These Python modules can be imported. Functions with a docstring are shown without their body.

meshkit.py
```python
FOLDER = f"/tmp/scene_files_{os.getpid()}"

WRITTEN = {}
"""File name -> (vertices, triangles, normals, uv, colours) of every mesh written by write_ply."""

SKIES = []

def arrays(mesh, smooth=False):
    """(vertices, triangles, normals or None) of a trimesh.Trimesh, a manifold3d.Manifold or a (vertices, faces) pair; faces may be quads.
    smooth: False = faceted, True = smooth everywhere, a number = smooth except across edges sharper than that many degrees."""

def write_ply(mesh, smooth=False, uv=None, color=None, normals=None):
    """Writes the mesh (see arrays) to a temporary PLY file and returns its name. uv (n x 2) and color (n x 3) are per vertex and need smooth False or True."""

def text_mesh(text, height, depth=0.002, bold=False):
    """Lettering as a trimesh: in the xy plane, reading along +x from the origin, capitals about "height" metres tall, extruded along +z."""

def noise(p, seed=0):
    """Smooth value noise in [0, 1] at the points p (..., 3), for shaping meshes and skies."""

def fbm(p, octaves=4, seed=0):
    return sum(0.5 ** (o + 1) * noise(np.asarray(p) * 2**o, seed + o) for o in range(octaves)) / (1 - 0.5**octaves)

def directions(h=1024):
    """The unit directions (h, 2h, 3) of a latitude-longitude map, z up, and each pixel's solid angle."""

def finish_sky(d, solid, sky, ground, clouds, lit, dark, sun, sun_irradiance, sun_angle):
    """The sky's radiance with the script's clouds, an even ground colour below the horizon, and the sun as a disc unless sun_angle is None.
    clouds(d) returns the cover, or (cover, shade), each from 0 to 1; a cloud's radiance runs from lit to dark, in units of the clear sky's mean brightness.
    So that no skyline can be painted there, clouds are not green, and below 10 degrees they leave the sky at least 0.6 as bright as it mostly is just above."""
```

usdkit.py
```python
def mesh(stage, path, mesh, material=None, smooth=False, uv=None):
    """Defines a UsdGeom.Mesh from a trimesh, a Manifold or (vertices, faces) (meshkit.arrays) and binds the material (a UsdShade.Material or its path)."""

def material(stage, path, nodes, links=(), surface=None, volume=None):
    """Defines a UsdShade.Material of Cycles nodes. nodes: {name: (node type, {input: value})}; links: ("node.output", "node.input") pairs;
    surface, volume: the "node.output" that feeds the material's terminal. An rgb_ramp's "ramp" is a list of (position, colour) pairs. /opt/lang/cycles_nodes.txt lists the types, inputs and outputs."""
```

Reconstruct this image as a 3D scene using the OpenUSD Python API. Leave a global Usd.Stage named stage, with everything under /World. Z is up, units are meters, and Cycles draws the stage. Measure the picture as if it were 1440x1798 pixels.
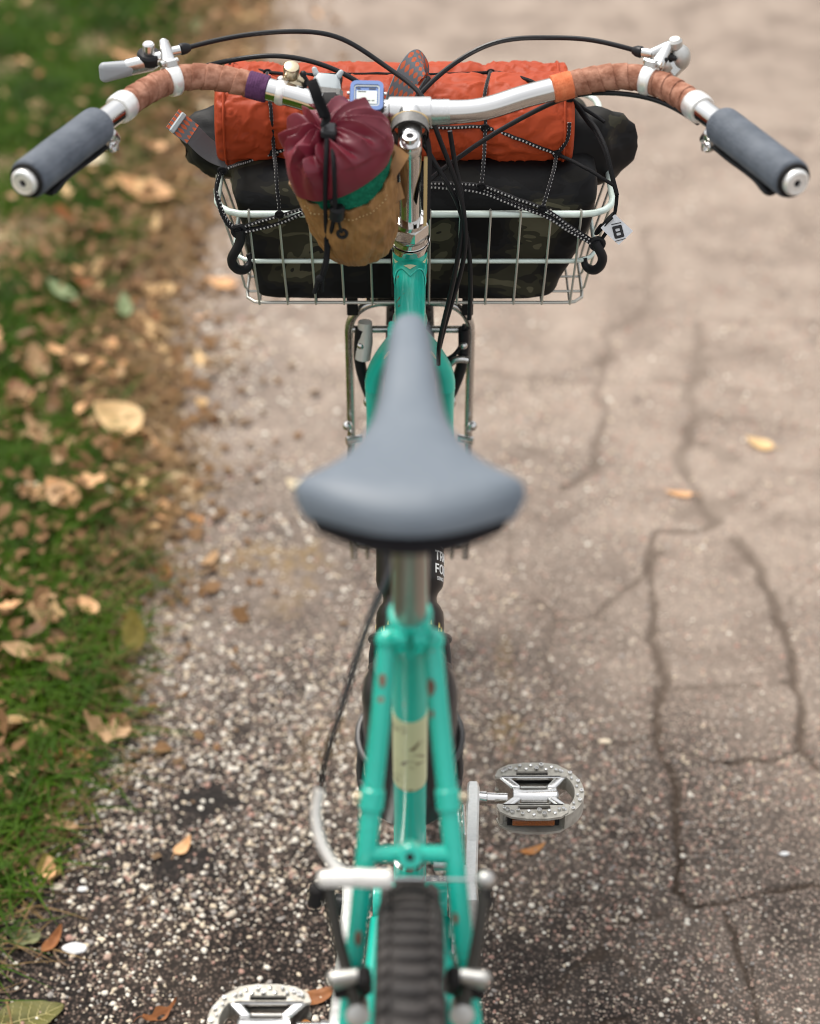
import math, numpy as np, trimesh, usdkit, manifold3d
from pxr import Usd, UsdGeom, UsdLux, UsdShade, Gf, Sdf
from meshkit import fbm, noise, text_mesh
from shapely.geometry import Polygon, LineString, Point, box as sbox
from shapely import affinity
from shapely.ops import unary_union

stage = Usd.Stage.CreateInMemory()
UsdGeom.SetStageUpAxis(stage, 'Z')
UsdGeom.SetStageMetersPerUnit(stage, 1.0)
UsdGeom.Xform.Define(stage, '/World')
UsdGeom.Scope.Define(stage, '/World/Looks')
RNG = np.random.default_rng(11)

# ------------------------------------------------------------------ camera
PITCH = math.radians(36.67)
CAM = np.array([0.0, -1.368, 1.803])
FPX = 3578.0                                    # focal length in pixels of the 1440 px wide photograph
cam = UsdGeom.Camera.Define(stage, '/World/Camera')
cam.AddTranslateOp().Set(Gf.Vec3d(*CAM))
cam.AddRotateXOp().Set(90 - math.degrees(PITCH))
cam.CreateHorizontalApertureAttr(24.0)
cam.CreateVerticalApertureAttr(24.0 * 1024 / 820)
cam.CreateFocalLengthAttr(24.0 * FPX / 1440)
cam.CreateClippingRangeAttr(Gf.Vec2f(0.05, 1000))
cam.CreateFocusDistanceAttr(2.06)
cam.CreateFStopAttr(2.3)
cam.CreateExposureAttr(1.48)

# ------------------------------------------------------------------ sky and sun (bright overcast)
SUN_EL, SUN_AZ = math.radians(62), math.radians(-40)      # azimuth = atan2(x, y)
dome = UsdLux.DomeLight.Define(stage, '/World/sky')
sky_m = usdkit.material(stage, '/World/Looks/sky', {
    'sky': ('sky_texture', {'sky_type': 'single_scattering', 'sun_disc': False, 'sun_elevation': SUN_EL, 'sun_rotation': SUN_AZ}),
    'tc': ('texture_coordinate', {}),
    'n': ('noise_texture', {'scale': 2.6, 'detail': 5.0, 'roughness': 0.55}),
    'r': ('rgb_ramp', {'ramp': [(0.25, (0.80, 0.82, 0.86)), (0.5, (1.0, 1.0, 1.0)), (0.8, (1.15, 1.13, 1.1))]}),
    'h': ('hsv', {'saturation': 0.10, 'value': 1.0}),
    'm': ('mix', {'mix_type': 'multiply', 'fac': 1.0}), 'm2': ('mix', {'mix_type': 'multiply', 'fac': 1.0}),
    'sx': ('separate_xyz', {}), 'zr': ('map_range', {'from_min': 0.0, 'from_max': 1.0, 'to_min': 0.22, 'to_max': 1.35, 'clamp': True}),
    'bg': ('background_shader', {'strength': 0.12})},
    [('tc.generated', 'n.vector'), ('n.fac', 'r.fac'), ('sky.color', 'h.color'), ('h.color', 'm.color1'), ('r.color', 'm.color2'), ('tc.generated', 'sx.vector'), ('sx.z', 'zr.value'), ('m.color', 'm2.color1'), ('zr.result', 'm2.color2'), ('m2.color', 'bg.color')],
    surface='bg.background')
UsdShade.MaterialBindingAPI.Apply(dome.GetPrim()).Bind(sky_m)
sun = UsdLux.DistantLight.Define(stage, '/World/sun')
sun.CreateIntensityAttr(0.36)
sun.CreateAngleAttr(24.0)
sun.CreateColorAttr(Gf.Vec3f(1.0, 0.94, 0.86))
sun.GetPrim().CreateAttribute('inputs:normalize', Sdf.ValueTypeNames.Bool).Set(True)
sun.AddRotateXYZOp().Set(Gf.Vec3f(90 - math.degrees(SUN_EL), 0, 180 - math.degrees(SUN_AZ)))

# ------------------------------------------------------------------ helpers: naming, tagging, meshes
USED = {}
def path_for(name, parent):
    base = parent.GetPath().pathString if parent is not None else '/World'
    k = USED.get((base, name), 0)
    USED[(base, name)] = k + 1
    return f'{base}/{name}' if k == 0 else f'{base}/{name}_{k:03d}'
ORIGIN = {}
def thing(name, label, cat, loc=(0, 0, 0), group=None):
    x = UsdGeom.Xform.Define(stage, path_for(name, None))
    x.AddTranslateOp().Set(Gf.Vec3d(*map(float, loc)))
    p = x.GetPrim()
    ORIGIN[p.GetPath()] = np.array(loc, float)
    p.SetCustomDataByKey('label', label); p.SetCustomDataByKey('category', cat)
    if group: p.SetCustomDataByKey('group', group)
    return p
def V(mesh):
    if hasattr(mesh, 'to_mesh'):
        m = mesh.to_mesh(); return np.array(m.vert_properties[:, :3], float), np.array(m.tri_verts)
    if isinstance(mesh, tuple): return np.asarray(mesh[0], float), np.asarray(mesh[1])
    return np.array(mesh.vertices), np.array(mesh.faces)
def obj(name, mesh, mat, parent=None, smooth=35, uv=None, label=None, cat=None, group=None, kind=None, prims=None):
    """One Mesh prim. Vertices are given in world coordinates and stored relative to the thing they belong to."""
    v, f = V(mesh)
    o = None
    if parent is not None:
        q = parent.GetPath()
        while q not in ORIGIN and len(q.pathString) > 1: q = q.GetParentPath()
        o = ORIGIN.get(q)
    if o is not None: v = v - o
    if uv is not None and smooth not in (False, True): smooth = True
    if uv is None and not prims:
        used, inv = np.unique(f, return_inverse=True); v = v[used]; f = inv.reshape(f.shape)
    m = usdkit.mesh(stage, path_for(name, parent), trimesh.Trimesh(v, f, process=False) if f.shape[1] == 3 else (v, f), mat, smooth=smooth, uv=uv)
    p = m.GetPrim()
    for k, x in (('label', label), ('category', cat), ('group', group), ('kind', kind)):
        if x: p.SetCustomDataByKey(k, x)
    for k, arr in (prims or {}).items():
        pv = UsdGeom.PrimvarsAPI(m).CreatePrimvar(k, Sdf.ValueTypeNames.FloatArray, 'vertex')
        pv.Set([float(a) for a in arr])
    return p
def cat(*ms):
    vs, fs, n = [], [], 0
    for m in ms:
        v, f = V(m); vs.append(v); fs.append(f + n); n += len(v)
    return np.vstack(vs), np.vstack(fs)
def cat_uv(*ms):
    return cat(*[(m[0], m[1]) for m in ms]), np.vstack([m[2] for m in ms])

def first_hit(origin, d, mesh):
    v, f = V(mesh); a, e1, e2 = v[f[:, 0]], v[f[:, 1]] - v[f[:, 0]], v[f[:, 2]] - v[f[:, 0]]
    h = np.cross(d, e2); det = (e1 * h).sum(1); ok = np.abs(det) > 1e-14; inv = np.where(ok, 1 / np.where(ok, det, 1), 0)
    s = origin - a; u = (s * h).sum(1) * inv; q = np.cross(s, e1); w = (q @ d) * inv; t = (e2 * q).sum(1) * inv
    m = ok & (u >= -1e-6) & (w >= -1e-6) & (u + w <= 1 + 1e-6) & (t > 0)
    return t[m].min() if m.any() else None
def lay(u, v, y, meshes, lift):
    """Point seen at (u, v): on the first of the meshes it meets (lifted off by lift), else at depth y."""
    d = ray(u, v); ts = [first_hit(CAM, d, m) for m in meshes]; ts = [t for t in ts if t is not None]
    return CAM + d * min(ts) - unit(d) * lift if ts else atY(u, v, y)
# pixel of the photograph -> point of the place (used once, to read positions off the photograph)
_c, _s = math.cos(PITCH), math.sin(PITCH)
def ray(u, v):
    return np.array([0, _c, -_s]) + np.array([(u - 720) / FPX, 0, 0]) - np.array([0, _s, _c]) * (v - 899) / FPX
def atY(u, v, y):
    d = ray(u, v); return CAM + d * (y - CAM[1]) / d[1]
def atZ(u, v, z=0.0):
    d = ray(u, v); return CAM + d * (z - CAM[2]) / d[2]

# ------------------------------------------------------------------ helpers: shapes
def unit(v): v = np.asarray(v, float); return v / (np.linalg.norm(v) + 1e-12)
def spline(pts, n=60, closed=False):
    from scipy.interpolate import CubicSpline
    p = np.asarray(pts, float)
    if closed: p = np.vstack([p, p[:1]])
    t = np.r_[0, np.cumsum(np.linalg.norm(np.diff(p, axis=0), axis=1) ** 0.5)]
    return CubicSpline(t, p, bc_type='periodic' if closed else 'natural')(np.linspace(0, t[-1], n))
def frames(p, closed=False, up=None):
    t = np.gradient(p, axis=0)
    if closed: t = np.roll(p, -1, 0) - np.roll(p, 1, 0)
    t /= np.linalg.norm(t, axis=1, keepdims=True) + 1e-12
    a = np.zeros_like(p)
    ref = np.array(up if up is not None else ([0, 0, 1.0] if abs(t[0, 2]) < 0.9 else [0, 1.0, 0]), float)
    a[0] = unit(ref - t[0] * (ref @ t[0]))
    for i in range(1, len(p)):
        r = ref if up is not None else a[i - 1]
        a[i] = unit(r - t[i] * (r @ t[i]))
    return t, a, np.cross(t, a)
def tube(pts, r, sides=10, closed=False, caps=True, section=None, up=None, want_uv=False):
    """Sweeps a circle (or the 2-D section, scaled by r) along the points; r may vary."""
    p = np.asarray(pts, float); n = len(p)
    t, a, b = frames(p, closed, up)
    r = np.broadcast_to(np.asarray(r, float), (n,))
    if section is None:
        q = np.arange(sides) * 2 * np.pi / sides
        sec = np.stack([np.cos(q), np.sin(q)], 1)
    else: sec = np.asarray(section, float)
    k = len(sec)
    if want_uv: sec = np.vstack([sec, sec[:1]])
    K = len(sec)
    v = p[:, None] + r[:, None, None] * (sec[None, :, :1] * a[:, None] + sec[None, :, 1:] * b[:, None])
    f = []
    N = n if closed else n - 1
    i, j = np.meshgrid(np.arange(N), np.arange(k), indexing='ij')
    j2 = (j + 1) if want_uv else (j + 1) % k
    i2 = (i + 1) % n
    A, B, C, D = i * K + j, i * K + j2, i2 * K + j2, i2 * K + j
    f = np.vstack([np.stack([A, B, C], -1).reshape(-1, 3), np.stack([A, C, D], -1).reshape(-1, 3)])
    v = v.reshape(-1, 3)
    uv = None
    if want_uv:
        L = np.r_[0, np.cumsum(np.linalg.norm(np.diff(p, axis=0), axis=1))]
        uv = np.stack([np.repeat(L, K), np.tile(np.linspace(0, 1, K), n)], 1)
    if caps and not closed:
        nv = len(v); v = np.vstack([v, p[0], p[-1]])
        jj = np.arange(k); jn = (jj + 1) if want_uv else (jj + 1) % k
        f = np.vstack([f, np.stack([np.full(k, nv), jn, jj], 1), np.stack([np.full(k, nv + 1), (n - 1) * K + jj, (n - 1) * K + jn], 1)])
        if want_uv: uv = np.vstack([uv, [0, 0.5], [L[-1], 0.5]])
    return (v, f, uv) if want_uv else (v, f)
def rod(a, b, r, sides=12, r2=None):
    return tube(np.array([a, b], float), [r, r if r2 is None else r2], sides)
def lathe(profile, base, axis, sides=32):
    """Revolves (distance along axis, radius) pairs round the axis through base."""
    axis = unit(axis); pr = np.asarray(profile, float)
    ref = np.array([1.0, 0, 0]) if abs(axis[0]) < 0.9 else np.array([0, 0, 1.0])
    a = unit(ref - axis * (ref @ axis)); b = np.cross(axis, a)
    q = np.arange(sides) * 2 * np.pi / sides
    ring = np.cos(q)[:, None] * a + np.sin(q)[:, None] * b
    v = np.asarray(base, float) + pr[:, None, :1] * axis + np.maximum(pr[:, None, 1:], 1e-5) * ring[None]
    n = len(pr)
    i, j = np.meshgrid(np.arange(n - 1), np.arange(sides), indexing='ij'); j2 = (j + 1) % sides
    A, B, C, D = i * sides + j, i * sides + j2, (i + 1) * sides + j2, (i + 1) * sides + j
    f = np.vstack([np.stack([A, B, C], -1).reshape(-1, 3), np.stack([A, C, D], -1).reshape(-1, 3)])
    v = v.reshape(-1, 3); nv = len(v)
    v = np.vstack([v, np.asarray(base) + pr[0, 0] * axis, np.asarray(base) + pr[-1, 0] * axis])
    jj = np.arange(sides); jn = (jj + 1) % sides
    f = np.vstack([f, np.stack([np.full(sides, nv), jn, jj], 1), np.stack([np.full(sides, nv + 1), (n - 1) * sides + jj, (n - 1) * sides + jn], 1)])
    return v, f
def rbox(size, ch=0.002, at=(0, 0, 0), R=None):
    """A box with chamfered edges; R is a 3x3 rotation."""
    h = np.array(size, float) / 2
    pts = []
    for sx in (-1, 1):
        for sy in (-1, 1):
            for sz in (-1, 1):
                s = np.array([sx, sy, sz])
                for k in range(3):
                    e = np.full(3, ch); e[k] = 0
                    pts.append(s * (h - e))
    m = trimesh.Trimesh(np.array(pts)).convex_hull
    v = np.array(m.vertices)
    if R is not None: v = v @ np.asarray(R).T
    return v + np.asarray(at, float), np.array(m.faces)
def ball(c, r, sub=2, scale=(1, 1, 1)):
    m = trimesh.creation.icosphere(sub, 1.0); return np.array(m.vertices) * r * np.array(scale) + np.asarray(c), np.array(m.faces)
def hull(*ms):
    v = np.vstack([V(m)[0] for m in ms]); h = trimesh.Trimesh(v).convex_hull
    return np.array(h.vertices), np.array(h.faces)
def extrude(poly, h, M=None, at=(0, 0, 0)):
    gs = getattr(poly, 'geoms', [poly]); out = []
    for g in gs:
        m = trimesh.creation.extrude_polygon(g, h, engine='earcut'); v = np.array(m.vertices)
        if M is not None: v = v @ np.asarray(M).T
        out.append((v + np.asarray(at, float), np.array(m.faces)))
    return cat(*out)
def basis(x, y): 
    x = unit(x); y = np.asarray(y, float); y = unit(y - x * (x @ y)); return np.stack([x, y, np.cross(x, y)], 1)   # columns
def rotx(a): c, s = math.cos(a), math.sin(a); return np.array([[1, 0, 0], [0, c, -s], [0, s, c]])
def roty(a): c, s = math.cos(a), math.sin(a); return np.array([[c, 0, s], [0, 1, 0], [-s, 0, c]])
def rotz(a): c, s = math.cos(a), math.sin(a); return np.array([[c, -s, 0], [s, c, 0], [0, 0, 1]])
def grid_faces(n, m, wrap=False):
    i, j = np.meshgrid(np.arange(n - 1), np.arange(m if wrap else m - 1), indexing='ij'); j2 = (j + 1) % m
    A, B, C, D = i * m + j, i * m + j2, (i + 1) * m + j2, (i + 1) * m + j
    return np.vstack([np.stack([A, B, C], -1).reshape(-1, 3), np.stack([A, C, D], -1).reshape(-1, 3)])

# ------------------------------------------------------------------ materials
def mat(name, color, rough=0.5, metal=0.0, color2=None, vscale=40.0, bump=None, space='object', spec=0.5, ramp=None, rough_var=0.0, **kw):
    """Principled surface whose colour wanders between two tones with noise; bump = (scale, strength, distance)."""
    nodes = {'p': ('principled_bsdf', {'base_color': color, 'roughness': rough, 'metallic': metal, 'specular_ior_level': spec, **kw}), 'tc': ('texture_coordinate', {})}
    links = []
    if color2 is not None:
        nodes['n'] = ('noise_texture', {'scale': vscale, 'detail': 4.0, 'roughness': 0.6})
        lo, hi = ramp or (0.35, 0.65)
        nodes['r'] = ('rgb_ramp', {'ramp': [(lo, color), (hi, color2)]})
        links += [('tc.object', 'n.vector'), ('n.fac', 'r.fac'), ('r.color', 'p.base_color')]
    if rough_var:
        nodes['rn'] = ('noise_texture', {'scale': 60.0, 'detail': 3.0})
        nodes['rm'] = ('map_range', {'from_min': 0.3, 'from_max': 0.7, 'to_min': max(rough - rough_var, 0.02), 'to_max': rough + rough_var})
        links += [('tc.object', 'rn.vector'), ('rn.fac', 'rm.value'), ('rm.result', 'p.roughness')]
    if bump:
        nodes['bn'] = ('noise_texture', {'scale': bump[0], 'detail': 3.0})
        nodes['b'] = ('bump', {'strength': bump[1], 'distance': bump[2]})
        links += [('tc.object', 'bn.vector'), ('bn.fac', 'b.height'), ('b.normal', 'p.normal')]
    return usdkit.material(stage, f'/World/Looks/{name}', nodes, links, surface='p.BSDF')

# ================================================================== ground
EDGE = np.array([(-1.2, -0.62), (-0.4, -0.60), (0.0, -0.53), (0.234, -0.475), (0.27, -0.4476), (0.36, -0.427), (0.46, -0.405), (0.615, -0.388), (0.79, -0.369), (1.05, -0.329), (1.26, -0.356),
                 (1.53, -0.385), (1.82, -0.372), (2.145, -0.362), (2.61, -0.334), (2.97, -0.306), (4.0, -0.30), (60, -0.3), (-60, -0.6)])
EDGE = EDGE[np.argsort(EDGE[:, 0])]
def edge_x(y): return np.interp(y, EDGE[:, 0], EDGE[:, 1])

# cracks read off the photograph, as ground polylines
CRACKS_PX = [
    ([(1130, 400), (1140, 470), (1150, 540), (1068, 590), (1062, 650), (1048, 690), (1072, 730), (1050, 790), (1038, 830), (990, 858)], 1.0),
    ([(1440, 200), (1380, 330), (1420, 430)], 0.6),
    ([(1150, 540), (1260, 560), (1440, 570)], 0.5),
    ([(1225, 570), (1232, 640), (1212, 690), (1222, 740), (1196, 800), (1210, 840), (1245, 900), (1262, 915), (1230, 935), (1150, 940), (1140, 1000), (1150, 1060), (1150, 1130), (1165, 1200), (1155, 1260), (1160, 1300), (1195, 1400), (1185, 1470), (1192, 1560), (1220, 1590), (1270, 1585), (1330, 1568), (1400, 1552), (1440, 1550)], 1.15),
    ([(840, 655), (960, 665), (1045, 668), (1210, 672)], 0.7),
    ([(1220, 740), (1300, 735), (1440, 760)], 0.4),
    ([(1290, 950), (1330, 1000), (1360, 1050), (1372, 1100), (1390, 1150), (1382, 1200), (1410, 1250), (1412, 1310), (1440, 1345)], 1.1),
    ([(1412, 1310), (1370, 1335), (1300, 1340), (1245, 1335), (1170, 1300)], 0.7),
    ([(1160, 1215), (1230, 1205), (1330, 1210), (1385, 1205)], 0.5),
    ([(1160, 1300), (1060, 1302), (1010, 1310)], 0.6),
    ([(1255, 1590), (1290, 1660), (1310, 1740), (1330, 1798)], 0.8),
    ([(1170, 1290), (1110, 1420), (1090, 1560)], 0.25),
    ([(1050, 1620), (1120, 1610), (1190, 1600)], 0.5),
    ([(1440, 1010), (1380, 1060)], 0.4),
    ([(900, 940), (890, 1100), (900, 1290)], 0.25),
]
def jitter_line(p, amp=0.006, seed=0):
    L = LineString(p); n = max(int(L.length / 0.004), 4)
    q = np.array([L.interpolate(t, normalized=True).coords[0] for t in np.linspace(0, 1, n)])
    k = np.c_[q * 22, np.full(n, seed)]
    return q + amp * 2.8 * np.stack([fbm(k, 5, 5) - .5, fbm(k + 40, 5, 8) - .5], 1)
CR = []
for i, (pp, w) in enumerate(CRACKS_PX):
    g = np.array([atZ(u, v)[:2] for u, v in pp])
    CR.append((jitter_line(g, 0.013, i * 3.1), w))

def axis_grid(fine0, fine1, step, far, ratio=1.35):
    a = [fine1]; s = step
    while a[-1] < far: s *= ratio; a.append(a[-1] + s)
    b = [fine0]; s = step
    while b[-1] > -far: s *= ratio; b.append(b[-1] - s)
    return np.r_[b[::-1][:-1], np.arange(fine0, fine1, step), a]
gx = axis_grid(-0.60, 0.95, 0.0036, 60); gy = axis_grid(0.02, 2.3, 0.0040, 60)
X, Y = np.meshgrid(gx, gy, indexing='ij')
near = (X > -1) & (X < 1.4) & (Y > -.5) & (Y < 3.4)
crack = np.zeros_like(X)
from scipy.spatial import cKDTree
tr = cKDTree(np.c_[X.ravel(), Y.ravel()])
for q, w in CR:
    Ld = np.array([LineString(q).interpolate(t, normalized=True).coords[0] for t in np.linspace(0, 1, max(int(LineString(q).length / 0.003), 8))])
    wid = 0.0030 * w * (1 + 1.9 * np.clip(Ld[:, 1] - .45, 0, 1.6)) * np.clip(2.6 * (fbm(np.c_[Ld * 17, np.zeros(len(Ld))], 4, 4) - .12), .25, 1.9)
    t2 = cKDTree(Ld)
    d, i = t2.query(np.c_[X.ravel(), Y.ravel()], distance_upper_bound=0.05)
    ok = np.isfinite(d)
    val = np.zeros(X.size); val[ok] = np.clip(1.35 - d[ok] / wid[i[ok]] * 0.75, 0, 1)
    crack = np.maximum(crack, val.reshape(X.shape) * min(1, 0.35 + 0.60 * w) * np.clip(1.10 - 0.50 * Y, .24, 1))
P3 = np.stack([X, Y, np.zeros_like(X)], -1)
Z = np.where(near, 0.004 * (fbm(P3 * 7, 3, 2) - .5) + 0.0016 * (fbm(P3 * 120, 2, 3) - .5), 0) - 0.006 * crack
# fine alligator cracking between them: edges of a warped cell pattern
_cr = np.random.default_rng(17); seeds = np.c_[_cr.uniform(-.6, 2.2, 420), _cr.uniform(-.4, 4.2, 420)]
wq = np.stack([X, Y], -1) + .05 * np.stack([fbm(P3_ * 9, 4, 31) - .5 for P3_ in (np.stack([X, Y, 0 * X], -1), np.stack([Y, X, 0 * X + 5], -1))], -1) * 2
dd, _ii = cKDTree(seeds).query(wq.reshape(-1, 2), k=2); gap = ((dd[:, 1] - dd[:, 0]) / 2).reshape(X.shape)
P3 = np.stack([X, Y, np.zeros_like(X)], -1)
msk = np.clip((fbm(P3 * 3.2, 3, 33) - .40) * 5, 0, 1) * np.clip((X + .05) / .25, 0, 1) * near
fine = np.clip(1.25 - gap / (.0016 * (1 + 1.6 * np.clip(Y - .5, 0, 1.6))) * .6, 0, 1) * msk * np.clip(2.6 * (fbm(P3 * 15, 3, 35) - .24), .1, 1) * .80 * np.clip(1.25 - .55 * Y, .2, 1)
crack = np.maximum(crack, fine)
Z = Z - .0025 * fine
# dark bare binder patches of the photograph (tar stains) and mossy/sandy patches
def blob(u, v, ru, rv):
    c = atZ(u, v)[:2]; ex = np.linalg.norm(atZ(u + ru, v)[:2] - c); ey = np.linalg.norm(atZ(u, v + rv)[:2] - c)
    rr = np.hypot((X - c[0]) / ex, (Y - c[1]) / ey) + 2.4 * (fbm(P3 * 22, 5, 9) - .5)
    return np.clip((1.0 - rr) / 0.45, 0, 1)
tar = np.maximum.reduce([blob(335, 1415, 75, 50), blob(290, 1520, 70, 60) * .85, blob(420, 1280, 35, 22) * .5, blob(180, 1330, 45, 30) * .5, blob(900, 1680, 120, 60) * .35])
moss = np.maximum.reduce([blob(515, 632, 45, 22), blob(470, 985, 95, 45), blob(890, 1290, 25, 45) * .8, blob(400, 615, 60, 35) * .6, blob(580, 1320, 60, 40) * .5, blob(885, 1150, 14, 70) * .6, blob(500, 1070, 60, 30) * .5, blob(340, 800, 60, 40) * .5])
fresh = np.clip((.70 - Y + .25 * (fbm(P3 * 5, 4, 51) - .5)) / .40, 0, 1) * np.clip((.38 - X + .3 * (fbm(P3 * 4, 4, 52) - .5)) / .55, 0, 1)
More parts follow.
